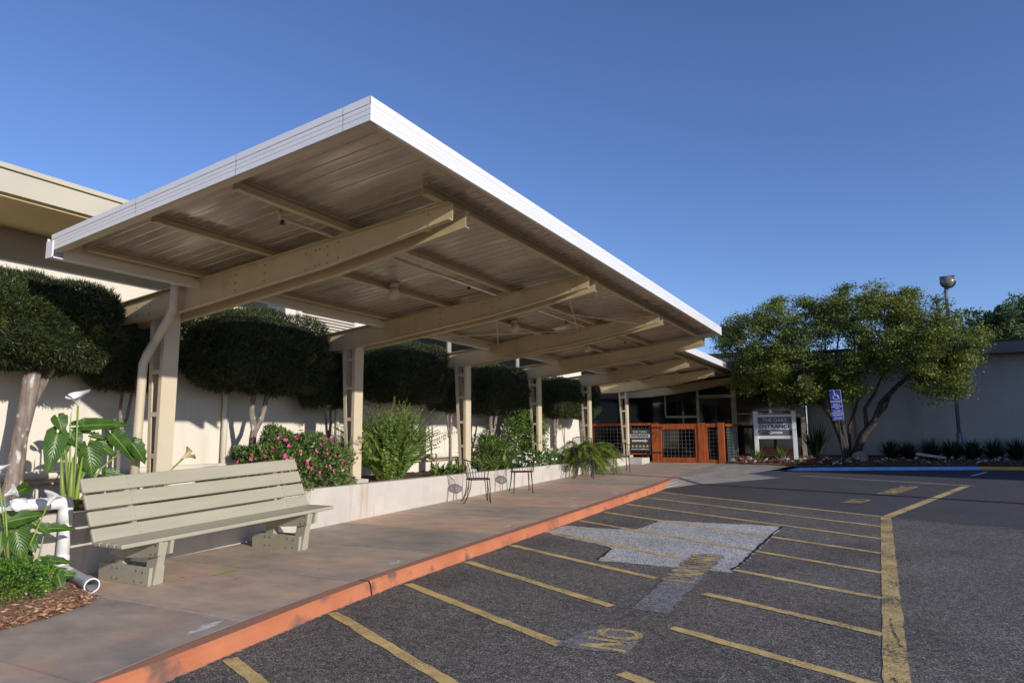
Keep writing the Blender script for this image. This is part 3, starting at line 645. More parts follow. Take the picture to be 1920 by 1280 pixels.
    # purlins: C channels along Y, web on +X side
    for k, X in enumerate([-6.93, -5.80, -4.68, -3.52]):
        if X > XR-.15: continue
        ya = purl_from[k]; zb = btop(X); zt = deckz(X)-.004; t_ = .008
        q = MB(); q.box(X-.07, X-.07+t_, ya, Y1-.2, zb, zt); q.box(X-.07+t_, X, ya, Y1-.2, zb, zb+t_); q.box(X-.07+t_, X, ya, Y1-.2, zt-t_, zt)
        part(q, 'purlin', beamm, root)
def make_frame(root, Yc, XT=-3.47, col=True, ghost=False):
    sh = XT+3.47
    xs = [-9.19, -8.7, -7.9, -7.2, -6.2, -5.1, -4.3, -3.47]
    for s in (-1, 1):
        yw = Yc+s*.115; t_ = .008; q = MB()
        X = [min(x, XT) for x in xs if x <= XT-.2]+[XT]
        def bb(x): return bbot(x) if sh == 0 else max(bbot(x), 0) if x < -5.9 else interp([(-5.9, bbot(-5.9)), (XT, btop(XT)-.19)], x)
        v = []; fs = []
        for x in X:
            zt, zb = btop(x)-.001, bb(x)
            # C section ring: outward flange direction s
            v += [(x, yw+s*.07, zt), (x, yw, zt), (x, yw, zb), (x, yw+s*.07, zb), (x, yw+s*.07, zb+t_), (x, yw+s*t_, zb+t_), (x, yw+s*t_, zt-t_), (x, yw+s*.07, zt-t_)]
        for i in range(len(X)-1):
            for k in range(8): a = i*8+k; c = i*8+(k+1) % 8; fs.append((a, c, c+8, a+8))
        m_ = (len(X)-1)*8
        fs += [(0, 1, 6, 7), (1, 2, 5, 6), (2, 3, 4, 5), (m_, m_+7, m_+6, m_+1), (m_+1, m_+6, m_+5, m_+2), (m_+2, m_+5, m_+4, m_+3)]
        q.add(v, fs); bo = part(q, 'beam', beamm, root)
        if s == -1:
            bt = MB()
            def bolt(x, z): bt.tube([(x, yw-.0005, z), (x, yw-.012, z)], .014, 6)
            for x in (-6.45, -5.98):
                for k in range(3): bolt(x, bb(x)+.07+k*.09)
            for x in (-5.36, -5.05): [bolt(x, bb(x)+.05), bolt(x, bb(x)+.14) if x > -5.1 else None, bolt(x, bb(x)+.23)]
            for x in (-5.22, -5.16, -4.9): bolt(x, bb(x)+.06); bolt(x, bb(x)+.23)
            for k in (0, 1): bolt(XT-.28, bb(XT-.28)+.05+k*.1)
            for x in (-8.25, -8.0): bolt(x, bb(x)+.09); bolt(x, bb(x)+.2)
            bt.build_each('bolt', mat('bolt_paint', (.3, .22, .11), rough=.5), bo, off=loc(root))
    # blocking between channels
    q = MB()
    for x in (-3.9+sh, -5.0, -6.2): q.box(x-.03, x+.03, Yc-.114, Yc+.114, btop(x)-.12, btop(x)-.02)
    q.build_each('spacer', beamm, root, off=loc(root))
    if col:
        zt = bbot(-7.8)+.12; zb = .80; t_ = .012; y0, y1 = Yc-.105, Yc+.105
        xo = lambda z, a, c: a+(c-a)*(z-zb)/(zt-zb)
        q = MB()
        def slat(xa, xb, th):   # inclined plate: x at bottom xa, at top xb
            q.add([(xa, y0, zb), (xa+th, y0, zb), (xa+th, y1, zb), (xa, y1, zb), (xb, y0, zt), (xb+th, y0, zt), (xb+th, y1, zt), (xb, y1, zt)], [(3, 2, 1, 0), (4, 5, 6, 7), (0, 1, 5, 4), (1, 2, 6, 5), (2, 3, 7, 6), (3, 0, 4, 7)])
        # inner and outer channel members: web + two flanges
        slat(-7.70-t_, -7.70-t_, t_); slat(-7.86, -8.0, t_)
        for ya, yb in ((y0, y0+t_), (y1-t_, y1)):
            for (xa, xb, w_) in ((-7.76, -7.76, .048), (-7.848, -7.988, .048)):
                q.add([(xa, ya, zb), (xa+w_, ya, zb), (xa+w_, yb, zb), (xa, yb, zb), (xb, ya, zt), (xb+w_, ya, zt), (xb+w_, yb, zt), (xb, yb, zt)], [(3, 2, 1, 0), (4, 5, 6, 7), (0, 1, 5, 4), (1, 2, 6, 5), (2, 3, 7, 6), (3, 0, 4, 7)])
        co = part(q, 'column', beige, root)
        r_ = MB()
        for z in (1.28, 1.78, 2.30, 2.78):
            xl = xo(z, -7.81, -7.95)
            for ya, yb in ((y0+.001, y0+t_-.001), (y1-t_+.001, y1-.001)): r_.box(xl, -7.75, ya, yb, z-.028, z+.028)
        r_.build_each('rung', beige, co, off=loc(root))
        p_ = MB(); p_.box(-7.98, -7.62, Yc-.2, Yc+.2, .70, .79); p_.box(-7.93, -7.65, Yc-.14, Yc+.14, .79, .80); L0 = loc(root); p_.v = [(x-L0.x, y-L0.y, z-L0.z) for x, y, z in p_.v]; p_.build('base_plate', pale_conc, co)
CY = [5.43+3.5*k for k in range(7)]
cn = empty('walkway_canopy', 'large tilted canopy with ribbed white metal fascia and beige steel frames over the walkway', 'canopy', (-5.5, 10, 0))
make_canopy(cn, 3.65, 16.17, -3.1, None, [3.92, 3.85, 3.83, 4.98])
for k in range(4): make_frame(cn, CY[k])
cn2 = empty('entrance_canopy', 'narrower rear canopy section with white fascia leading to the entrance', 'canopy', (-5.5, 20, 0))
make_canopy(cn2, 16.22, 27.2, -4.33, None, [16.3]*4)
for k in (4, 5, 6): make_frame(cn2, CY[k], XT=-4.70, col=(k < 6))
# sprinkler pipe with heads
q = MB(); zz = deckz(-4.95)-.075; q.tube([(-4.95, 4.55, zz), (-4.95, 16.0, zz)], .022, 8)
q.tube([(-4.95, 4.55, zz+.06), (-4.95, 4.55, zz-.0)], .02, 8); sp = part(q, 'sprinkler_pipe', beige, cn, smooth=True)
for y in (4.58, 8.0, 11.4, 14.7):
    q = MB(); q.tube([(-4.95, y, zz-.02), (-4.95, y, zz-.055)], .018, 8); q.tube([(-4.95, y, zz-.055), (-4.95, y, zz-.062)], .03, 8); L0 = loc(cn); q.v = [(x_-L0.x, y_-L0.y, z_-L0.z) for x_, y_, z_ in q.v]; q.build('sprinkler_head', black, sp)
# spot-light cans
for y in (7.3, 10.8, 14.3):
    X = -5.72; z = deckz(X)
    q = MB(); q.tube([(X, y, z-.01), (X, y, z-.09)], .055, 10); q.tube([(X, y, z-.08), (X+.05, y-.05, z-.21)], [.05, .085], 12); part(q, 'spotlight', beige, cn, smooth=True)
# cross braces between second and third frame, and fourth and fifth
for (root, ya, yb) in ((cn, CY[1], CY[2]), (cn2, CY[4], CY[5])):
    for (xa, xb) in ((-6.9, -5.1), (-5.1, -6.9)):
        q = MB(); q.tube([(xa, ya+.12, bbot(xa)+.05), (xb, yb-.12, btop(xb)-.03)], .011, 6); part(q, 'brace_rod', beige, root)
q = MB()
q.tube([(-5.1, CY[1]+.12, btop(-5.1)-.05), (-3.9, CY[2]-.12, btop(-3.9)-.1)], .009, 6); q.tube([(-3.9, CY[1]+.12, btop(-3.9)-.1), (-5.1, CY[2]-.12, btop(-5.1)-.05)], .009, 6); part(q, 'brace_rod', beige, cn)
# downspout at the first column
q = MB(); q.tube([(-7.36, 5.19, 3.36), (-7.37, 5.19, 3.02), (-7.42, 5.185, 2.93), (-7.78, 5.17, 2.5), (-7.84, 5.165, 2.38), (-7.845, 5.16, 1.6), (-7.85, 5.15, .86)], .052, 14)
dspt = part(q, 'downspout', beige, cn, smooth=True)
q = MB(); q.tube([(-7.848, 5.15, 1.27), (-7.848, 5.15, 1.305)], .058, 14); q.box(-7.80, -7.74, 5.14, 5.16, 1.27, 1.305); L0 = loc(cn); q.v = [(x_-L0.x, y_-L0.y, z_-L0.z) for x_, y_, z_ in q.v]; q.build('pipe_clamp', galv, dspt)

# ------------------------------------------------------------------ drain pipe (white) near the bench
dp = empty('drain_pipe', 'white plastic drain pipe bending down the planter end beside the bench', 'pipe', (-7.3, 4.2, 0))
def arc_path(pts, r=.09, n=5):
    P = [Vector(p) for p in pts]; out = [P[0]]
    for i in range(1, len(P)-1):
        a = (P[i-1]-P[i]).normalized(); c = (P[i+1]-P[i]).normalized()
        A, B = P[i]+a*r, P[i]+c*r
        for k in range(n+1):
            t = k/n; out.append((1-t)**2*A+2*t*(1-t)*P[i]+t*t*B)
    out.append(P[-1]); return out
q = MB(); q.tube(arc_path([(-7.33, 1.5, .87), (-7.32, 4.10, .86), (-7.32, 4.115, .82), (-7.31, 4.10, .24)], .07), .058, 16); part(q, 'riser', pvc, dp, smooth=True)
q = MB(); q.tube([(-7.33, 3.62, .868), (-7.33, 3.72, .868)], .065, 16); q.tube(arc_path([(-7.327, 3.94, .863), (-7.32, 4.105, .86), (-7.32, 4.105, .66)], .10, 8), .066, 16); q.tube([(-7.312, 4.1, .34), (-7.31, 4.1, .22)], .066, 16); q.build_each('fitting', pvc, dp, off=loc(dp), smooth=True)
q = MB(); q.tube([(-7.31, 4.10, .20), (-7.15, 4.10, .165)], .064, 16); q.tube([(-7.18, 4.12, .17), (-6.55, 3.96, .145)], .056, 16, caps=False); q.tube([(-7.18, 4.12, .17), (-6.55, 3.96, .145)], .047, 16, caps=False)
part(q, 'outlet', pvcg, dp, smooth=True)
q = MB(); dv = Vector((.63, -.16, -.025)).normalized()
for r, a, l in ((.0645, .50, .035), (.068, .56, .09)):
    p0 = Vector((-7.18, 4.12, .17))+dv*a; q.tube([p0, p0+dv*l], r, 20, caps=False); q.tube([p0, p0+dv*l], r-.012, 20, caps=False)
    # ring faces
    for pp_ in (p0, p0+dv*l):
        pass
part(q, 'collar', pvcg, dp, smooth=True)
q = MB()
p1 = Vector((-7.18, 4.12, .17))+dv*.65; u_ = dv.cross(Vector((0, 0, 1))).normalized(); v_ = dv.cross(u_); vv = []; ff = []
for k in range(20):
    t = 2*math.pi*k/20
    for r in (.068, .057): vv.append(tuple(p1+(u_*math.cos(t)+v_*math.sin(t))*r))
for k in range(20): a = 2*k; c = 2*((k+1) % 20); ff.append((a, a+1, c+1, c))
q.add(vv, ff); part(q, 'rim', pvc, dp)
# drain line behind the bench to the downspout, bench shade painted into its grey
q = MB(); q.tube([(-7.38, 4.33, .84), (-7.42, 6.5, .84)], .055, 14); tag(q.build('drain_line', mat('shaded_pipe_grey', (.16, .18, .21), (.2, .22, .25), scale=4, rough=.5), smooth=True), 'shade-coloured horizontal drain line resting on the planter edge behind the bench', 'pipe')

# ------------------------------------------------------------------ bench (local: x depth towards road, y length, z up from seat-centre ground)
bn = empty('park_bench', 'long sage green wooden slat bench facing the parking lot', 'bench', (-6.12, 5.3, .588), rx=.036)
BL0, BL1 = -1.355, 1.385
def wobble(mb): return mb
for k in range(4):
    x1 = 0-k*.112; q = MB(); q.box(x1-.104, x1, BL0, BL1, -.042, 0); q.build('seat_slat', benchm, bn, bevel=.012)
# back: leaning plane
bx, bz = -.455, -.035; lean = math.radians(24); dx, dz = -math.sin(lean), math.cos(lean)
for k in range(4):
    s0 = k*.168; s1 = s0+.147; q = MB()
    def bk(u, yv, t): return (bx+dx*u-dz*-t*1.0, yv, bz+dz*u-(-dx)*0+dx*-t*1.0)
    v = [bk(s0, BL0, 0), bk(s0, BL1, 0), bk(s1, BL1, 0), bk(s1, BL0, 0), bk(s0, BL0, .042), bk(s0, BL1, .042), bk(s1, BL1, .042), bk(s1, BL0, .042)]
    q.add(v, [(0, 1, 2, 3), (4, 7, 6, 5), (0, 4, 5, 1), (1, 5, 6, 2), (2, 6, 7, 3), (3, 7, 4, 0)]); so_ = q.build('back_slat', benchm, bn, bevel=.012)
    bt = MB()
    for yb in (-.90, 1.04):
        for u in (.04, .11):
            a = bk(s0+u, yb, .043); c = bk(s0+u, yb, .05); bt.tube([a, c], .011, 8)
    bt.build_each('bolt', benchm, so_)
def leg_assembly(yc):
    lg = MB(); H = .478
    zb = -H-yc*.012
    # two-ply bottom plank, front end slanted
    lg.prism([(-.96, zb), (-.17, zb), (-.145, zb+.175), (-.93, zb+.175), (-.96, zb+.15)], 'y', yc-.08, yc-.042)
    lg.prism([(-.96, zb), (-.17, zb), (-.145, zb+.175), (-.93, zb+.175), (-.96, zb+.15)], 'y', yc+.042, yc+.08)
    lg.prism([(-.30, zb+.002), (-.15, zb+.002), (-.045, -.045), (-.20, -.045)], 'y', yc-.040, yc+.040)
    # rear post
    lg.prism([(-.80, zb+.05), (-.66, zb+.05), (-.60, -.16), (-.74, -.16)], 'y', yc-.040, yc+.040)
    # seat rail planks
    for a, c in ((-.08, -.042), (.042, .08)):
        lg.prism([(-.78, -.20), (-.62, -.23), (-.12, -.19), (-.03, -.17), (-.01, -.043), (-.60, -.043), (-.72, -.10)], 'y', yc+a, yc+c)
    o = lg.build('leg_frame', benchm, bn, bevel=.004)
    # back support
    bs = MB(); bs.add([], [])
    v = [bk(-.16, yc-.025, -.001), bk(-.16, yc+.025, -.001), bk(.66, yc+.025, -.001), bk(.66, yc-.025, -.001), bk(-.16, yc-.025, -.075), bk(-.16, yc+.025, -.075), bk(.66, yc+.025, -.06), bk(.66, yc-.025, -.06)]
    bs.add(v, [(0, 1, 2, 3), (4, 7, 6, 5), (0, 4, 5, 1), (1, 5, 6, 2), (2, 6, 7, 3), (3, 7, 4, 0)]); bs.build('back_support', benchm, bn)
    bt = MB()
    for x, z in ((-.72, .14), (-.72, .04), (-.64, .14), (-.64, .04), (-.34, .14), (-.36, .04), (-.24, .13), (-.25, .04)):
        bt.tube([(x, yc-.0802, zb+z), (x, yc-.088, zb+z)], .010, 6)
    for x, z in ((-.12, -.16), (-.05, -.15), (-.05, -.07)): bt.tube([(x, yc-.0802, z), (x, yc-.088, z)], .010, 6)
    bt.build_each('bolt', galv, o)
leg_assembly(-.90); leg_assembly(1.03)

# ------------------------------------------------------------------ wrought-iron chairs
def make_chair(name, label):
    c = empty(name, label, 'chair', group='black wrought iron chairs along the planter')
    # seat: rounded square mesh pan at z .43, faces +x
    q = MB(); pts = []
    for k in range(28):
        t = 2*math.pi*k/28; e = 3.2
        x = abs(math.cos(t))**(2/e)*math.copysign(.215, math.cos(t)); y = abs(math.sin(t))**(2/e)*math.copysign(.225, math.sin(t)); pts.append((x, y))
    q.tube([(x, y, .43) for x, y in pts+[pts[0]]], .012, 6, caps=False)
    q.build('seat_rim', black, c, smooth=True)
    q = MB(); st = .022
    k = -.21
    while k < .21:
        w_ = .2*(1-abs(k/.23)**3.2)**(1/3.2) if abs(k) < .22 else .05
        q.add([(k, -w_-.01, .426), (k+.006, -w_-.01, .426), (k+.006, w_+.01, .426), (k, w_+.01, .426)], [(0, 1, 2, 3)])
        q.add([(-w_-.01, k, .424), (-w_-.01, k+.006, .424), (w_+.01, k+.006, .424), (w_+.01, k, .424)], [(0, 1, 2, 3)])
        k += .013
    q.build('seat_mesh', black, c)
    # barrel back: top rail arc from arm to arm
    q = MB(); arc = []
    for k in range(17):
        t = math.radians(62+(298-62)*k/16); arc.append((.25*math.cos(t)*1.05-.05, .285*math.sin(t), .80-.17*(.5+.5*math.cos(t))**1.2))
    q.tube(arc, .010, 6); q.build('back_rail', black, c, smooth=True)
    q = MB()
    for k in range(1, 16):
        a = Vector(arc[k]); t = math.radians(62+(298-62)*k/16); bs = Vector((.205*math.cos(t), .215*math.sin(t), .435)); q.tube([bs, lerp(bs, a, .55)+ (0,) if False else Vector(lerp(bs, a, .5))+Vector((.01, 0, 0)), a], .0045, 5)
    q.build_each('spindle', black, c)
    for sy in (-1, 1):
        q = MB(); a = arc[0] if sy > 0 else arc[-1]; q.tube([a, (a[0]+.06, a[1], a[2]-.02), (a[0]+.09, a[1]*.95, a[2]-.09), (.15, sy*.22, .43)], .009, 6); q.build('arm', black, c, smooth=True)
    for sx in (-1, 1):
        for sy in (-1, 1):
            q = MB(); x = .17*sx; y = .18*sy
            for d in (-.022, .022):
                if sx > 0: q.tube([(x+d, y, .42), (x+.02+d*.8, y*1.05, .25), (x+.03+d*.3, y*1.1, .05), (x+.04, y*1.12, .0)], .0085, 6)
                else: q.tube([(x+d, y, .42), (x-.01+d*.8, y*1.05, .28), (x-.06+d*.3, y*1.15, .1), (x-.12, y*1.2, .0)], .0085, 6)
            q.sph((x+(.04 if sx > 0 else -.12), y*(1.12 if sx > 0 else 1.2), .012), .016, 8, 4)
            q.build('leg', black, c, smooth=True)
    return c
ch = make_chair('wrought_iron_chair', 'black wrought iron chair nearest the bench, turned side-on')
ch.location = (-6.76, 11.26, zs(11.26)); ch.rotation_euler = (0, 0, math.radians(38))
dup(ch, (-6.80, 13.12, zs(13.1)), math.radians(-52), 'second black wrought iron chair from the bench, facing the bench')
dup(ch, (-6.78, 16.6, zs(16.6)), math.radians(28), 'black wrought iron chair in front of the trailing foxtail fern')
dup(ch, (-6.62, 19.0, zs(19.0)), math.radians(-58), 'farthest black wrought iron chair, between the foxtail fern and the gate')
# mesh-backed chair behind foxtail fern
mc = empty('mesh_chair', 'black mesh-backed patio chair tucked behind the foxtail fern', 'chair', (-7.02, 17.55, zs(17.5)), math.radians(-35))
q = MB(); q.tube([(-.26, -.28, .43), (.24, -.27, .43), (.24, .27, .43), (-.26, .28, .43), (-.26, -.28, .43)], .013, 6); q.box(-.25, .23, -.27, .27, .415, .425); q.build('seat', black, mc)
q = MB(); q.tube([(-.26, -.29, .43), (-.34, -.31, .98), (-.36, -.15, 1.03), (-.36, .15, 1.03), (-.34, .31, .98), (-.26, .29, .43)], .013, 6)
for k in range(22):
    z = .5+k*.024; xx = -.26-.08*(z-.43)/.55; q.box(xx-.002, xx+.002, -.3, .3, z, z+.006)
for k in range(24):
    y = -.29+k*.025; q.add([(-.27, y, .5), (-.27, y+.006, .5), (-.352, y+.006, 1.02), (-.352, y, 1.02)], [(0, 1, 2, 3)])
q.build('backrest', black, mc)
for sx, sy in ((-1, -1), (-1, 1), (1, -1), (1, 1)):
    q = MB(); q.tube([(sx*.24, sy*.27, .43), (sx*.28, sy*.29, 0)], .012, 6); q.build('leg', black, mc)

# ------------------------------------------------------------------ topiary trees
def crown_points(n, rx, ry, rz, rng, e=3.7, lump=.075):
    d = unit(rng.normal(size=(n, 3)))
    k = (np.abs(d[:, 0])**e+np.abs(d[:, 1])**e+np.abs(d[:, 2])**e)**(-1/e)
    lum = 1+lump*.6*np.sin(d[:, 1]*17+d[:, 2]*9)*np.sin(d[:, 0]*13+2)+lump*np.sin(d[:, 0]*5+1)*np.cos(d[:, 1]*7)+lump*.8*np.sin(d[:, 2]*9+d[:, 1]*4)
    depth = 1-rng.exponential(.035, n)
    p = d*k[:, None]*(lum*depth)[:, None]*np.array([rx, ry, rz])
    nrm = unit(d/np.array([rx, ry, rz]))
    return p, nrm
def topiary(name, label, loc_, r, n, seed, trunks, nl=.085, nw=.011):
    t = empty(name, label, 'tree', loc_, group='clipped trees in the planter')
    rng = np.random.default_rng(seed); p, nr = crown_points(n, *r, rng)
    D = unit(nr*.6+rng.normal(size=(n, 3))*.85+np.array([0, 0, .3]))
    cz = loc_[3] if len(loc_) > 3 else 2.08
    p = p+np.array([0, 0, cz]); sh = rng.random(n) < .05; sh &= nr[:, 2] > -.2
    D = np.where(sh[:, None], unit(nr*.5+rng.normal(size=(n, 3))*.35+np.array([0, 0, .8])), D)
    crn = leaf_cloud('crown', p, D, nl*rng.uniform(.6, 1.4, n)*np.where(sh, 1.4, 1), nw*rng.uniform(.7, 1.5, n), needle, t, bend=.15, rng=rng)
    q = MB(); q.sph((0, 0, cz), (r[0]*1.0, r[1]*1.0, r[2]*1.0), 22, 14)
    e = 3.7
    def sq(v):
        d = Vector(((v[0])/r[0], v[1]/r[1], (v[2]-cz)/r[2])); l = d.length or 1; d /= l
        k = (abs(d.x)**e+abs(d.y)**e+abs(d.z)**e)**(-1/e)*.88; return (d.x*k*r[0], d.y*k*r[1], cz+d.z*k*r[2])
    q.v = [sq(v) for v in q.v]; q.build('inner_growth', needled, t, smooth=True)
    for k, (path, rad) in enumerate(trunks):
        q = MB(); q.tube(path, rad, 12); q.build('trunk', barkm, t, smooth=True)
    return t
PZ = .72
T1 = topiary('topiary_tree', 'sunlit clipped tree with thick grey trunk at the left edge', (-8.45, 4.05, PZ-.02), (.58, 1.0, .48), 85000, 11,
             [([(0, .02, 0), (.02, .10, .3), (0, .13, .8), (0, .18, 1.2), (0, .2, 1.55)], [.115, .09, .075, .085, .09]), ([(.0, .15, 1.0), (-.03, .3, 1.35), (-.05, .45, 1.7)], [.05, .05, .05])], nl=.068, nw=.0085)
def set_cz(t, z):
    for c in t.children:
        if c.name.startswith('crown') or c.name.startswith('inner'): c.location.z += z
T3 = topiary('topiary_tree', 'broad dark clipped tree with forked trunk behind the first and second canopy columns', (-8.5, 7.5, PZ), (.60, 1.2, .59), 36000, 12,
             [([(-.0, -.05, 0), (0, -.05, .75), (0, -.03, .9), (0, -.10, 1.2), (0, -.03, 1.7)], [.06, .055, .05, .045, .04]), ([(0, -.04, .82), (0, .1, 1.05), (0, .22, 1.5)], [.045, .04, .035])], nl=.072, nw=.010)
D1 = dup(T3, (-8.85, 5.6, PZ+.12), 0, 'small dark clipped tree with a rust-red stake, left of the first column', scale=(.5, .5, .88))
stk = MB(); stk.tube([(-8.45, 5.62, .7), (-8.55, 5.56, 2.25)], .022, 8); tag(stk.build('tree_stake', rustm), 'rust red metal stake leaning against the dark tree left of the first column', 'stake')
dup(T3, (-8.6, 9.2, PZ-.05), math.pi, 'dark clipped tree directly behind the second column', scale=(.6, .5, .9))
dup(T3, (-8.5, 11.2, PZ), .0, 'dark clipped tree between the second and third columns', scale=(1, .92, .98))
dup(T3, (-8.55, 13.0, PZ-.05), math.pi, 'dark clipped tree behind the third column, by the nearest chair', scale=(.6, .55, .93))
dup(T3, (-8.5, 14.85, PZ-.08), 0, 'round-shouldered dark clipped tree between the third and fourth columns', scale=(1, .95, .95))
dup(T3, (-8.55, 16.75, PZ-.05), math.pi, 'dark clipped tree behind the fourth column above the vine', scale=(.6, .5, .93))
dup(T3, (-8.5, 18.6, PZ-.05), 0, 'dark clipped tree between the fourth and fifth columns', scale=(1, .8, .92))
dup(T3, (-8.5, 20.6, PZ-.1), math.pi, 'farthest dark clipped tree in the planter, behind the fifth column', scale=(.85, .6, .95))

# ------------------------------------------------------------------ calla lilies
LEAF_ATTR = {}
def calla_leaf(mb, base, tip, w, nrm=(1, -.4, .5), curl=.25):
    B, T = Vector(base), Vector(tip); ax = T-B; Ln = ax.length; ax.normalize(); n = Vector(nrm); n = (n-ax*n.dot(ax)).normalized(); s = ax.cross(n)
    prof = [(-.14, .30), (-.10, .55), (-.05, .74), (.02, .90), (.10, .98), (.2, 1.0), (.32, .95), (.45, .84), (.58, .69), (.7, .52), (.82, .32), (.92, .14), (1.0, .0)]
    vs = []; m_ = 9; ph = rnd.uniform(0, 6); at_ = []
    for i, (u, ww) in enumerate(prof):
        droop = -curl*Ln*.55*(u-.15)**2 if u > .15 else 0
        for k in range(m_):
            f_ = -1+2*k/(m_-1); ruff = math.sin(u*26+ph+(2 if f_ > 0 else 0))*abs(f_)**2.5
            off = s*(f_*w*.60*ww*(1+.07*ruff)); fold = n*(abs(f_)**1.3*w*.24*ww)+n*(ruff*.016)
            uu = .04 if (u < 0 and abs(f_) < .3) else u
            vs.append(B+ax*(uu*Ln)+off+fold+n*droop); at_.append((f_, u))
    fs = [(i*m_+k, i*m_+k+1, (i+1)*m_+k+1, (i+1)*m_+k) for i in range(len(prof)-1) for k in range(m_-1)]
    mb.add(vs, fs)
def leaf_attrs():
    """lengthwise and crosswise coordinates of every calla leaf, for its veins"""
    prof = [-.14, -.10, -.05, .02, .10, .2, .32, .45, .58, .7, .82, .92, 1.0]
    for me in bpy.data.meshes:
        if me.name.startswith('leaf') and len(me.vertices) == 117 and me.materials and me.materials[0] == callal:
            A = me.attributes.new('across', 'FLOAT', 'POINT'); U = me.attributes.new('along', 'FLOAT', 'POINT')
            A.data.foreach_set('value', [-1+2*k/8 for i in range(13) for k in range(9)]); U.data.foreach_set('value', [prof[i] for i in range(13) for k in range(9)])
def calla_flower(root, top, dirn, r=.07, m=petalw, name='flower'):
    q = MB(); T = Vector(top); d = Vector(dirn).normalized(); u = d.cross(Vector((0, 0, 1))).normalized(); v_ = d.cross(u); vs = []; seg = 16
    rings = [(0, .014), (.03, .022), (.06, .038), (.085, .065), (.10, .10)]
    for a, rr in rings:
        for k in range(seg+1):
            t = 2*math.pi*k/seg*.94+.2; ex = 1+(.7 if a > .08 else .25 if a > .05 else 0)*max(0, math.cos(t-math.pi))**2
            vs.append(T+d*(a*r/.07*(1+.5*(ex-1)))+(u*math.cos(t)+v_*math.sin(t))*rr*ex*r/.09)
    fs = [(i*(seg+1)+k, i*(seg+1)+k+1, (i+1)*(seg+1)+k+1, (i+1)*(seg+1)+k) for i in range(len(rings)-1) for k in range(seg)]
    q.add(vs, fs); fo = q.build(name, m, root, smooth=True)
    q = MB(); q.tube([T, T+d*.07*r/.07], .006, 6); q.build('spadix', goldm, fo)
CL = [((-7.65, 4.14, 1.55), (-7.6, 4.05, 1.14), .16), ((-7.65, 4.37, 1.63), (-7.6, 4.95, 1.68), .115), ((-7.65, 4.47, 1.41), (-7.58, 4.51, 1.08), .2), ((-7.65, 4.72, 1.55), (-7.6, 5.02, 1.23), .15), ((-7.65, 4.97, 1.44), (-7.6, 5.14, 1.2), .14),
      ((-7.65, 4.28, 1.54), (-7.6, 4.37, 1.38), .13), ((-7.65, 4.13, 1.72), (-7.6, 4.18, 1.56), .12), ((-7.68, 4.38, 1.59), (-7.62, 4.5, 1.56), .07), ((-7.7, 4.6, 1.43), (-7.64, 4.79, 1.3), .13), ((-7.68, 4.24, 1.5), (-7.62, 4.21, 1.27), .08), ((-7.7, 4.53, 1.53), (-7.65, 4.69, 1.49), .06)]
c1 = empty('calla_lily', 'tall calla lily clump with broad glossy leaves in the planter behind the bench end', 'plant', (-7.66, 4.35, .72))
for a, c, w_ in CL:
    q = MB(); calla_leaf(q, lerp(c, a, 1.04), lerp(a, c, 1.04), w_*1.12, curl=.4); part(q, 'leaf', callal, c1, smooth=True)
    q = MB(); b0 = (-7.66+rnd.uniform(-.04, .04), 4.36+rnd.uniform(-.09, .09), .72); md = lerp(b0, a, .55); md = (md[0], md[1]*.8+b0[1]*.2, md[2]+.05)
    q.tube([b0, md, a], [.016, .011, .006], 7); part(q, 'stem', callas, c1, smooth=True)
for dy, rz_ in ((-.06, .03), (0, .035), (.05, .03)):
    q = MB(); q.tube([(-7.62, 4.32+dy, .7), (-7.61, 4.30+dy*1.4, .95), (-7.6, 4.29+dy*2, 1.3)], [rz_, rz_*.8, .008], 7); part(q, 'stem', callas, c1, smooth=True)
q = MB(); q.tube([(-7.62, 4.34, .72), (-7.6, 4.32, 1.3), (-7.6, 4.3, 1.86)], [.014, .011, .01], 7); part(q, 'stem', callas, c1, smooth=True)
L0 = loc(c1); calla_flower(c1, Vector((-7.6, 4.3, 1.85))-L0, (.25, -.45, .9), .085)
q = MB(); q.tube([(-7.6, 4.24, 1.5), (-7.6, 4.235, 1.78)], [.012, .003], 6); part(q, 'bud', callas, c1)
c2 = empty('calla_lily', 'low calla lily with white flowers in front of the planter end by the drain pipe', 'plant', (-6.95, 3.55, .1))
FL = [((-6.98, 3.41, .76), (-6.9, 3.68, .82), .12), ((-6.98, 3.74, .66), (-6.9, 3.99, .65), .07), ((-6.98, 3.49, .67), (-6.9, 3.53, .4), .13), ((-6.98, 3.58, .60), (-6.9, 3.63, .48), .1), ((-6.98, 3.76, .37), (-6.9, 3.99, .33), .065),
      ((-6.98, 3.73, .35), (-6.88, 3.77, .15), .11), ((-6.95, 3.86, .24), (-6.85, 3.88, .07), .08), ((-6.98, 3.87, .22), (-6.88, 4.08, .19), .07), ((-6.98, 3.37, .68), (-6.9, 3.34, .5), .09), ((-6.98, 3.6, .75), (-6.9, 3.77, .60), .07), ((-7.05, 3.3, .6), (-7.0, 3.2, .4), .12), ((-7.1, 3.6, .5), (-7.05, 3.7, .3), .1)]
for a, c, w_ in FL:
    q = MB(); calla_leaf(q, lerp(c, a, 1.08), lerp(a, c, 1.08), w_*1.2, curl=.45, nrm=(1, -.5, .7)); part(q, 'leaf', callal, c2, smooth=True)
    q = MB(); b0 = (-7.02, 3.56+rnd.uniform(-.1, .15), .12); q.tube([b0, lerp(b0, a, .6), a], [.012, .009, .005], 6); part(q, 'stem', callas, c2, smooth=True)
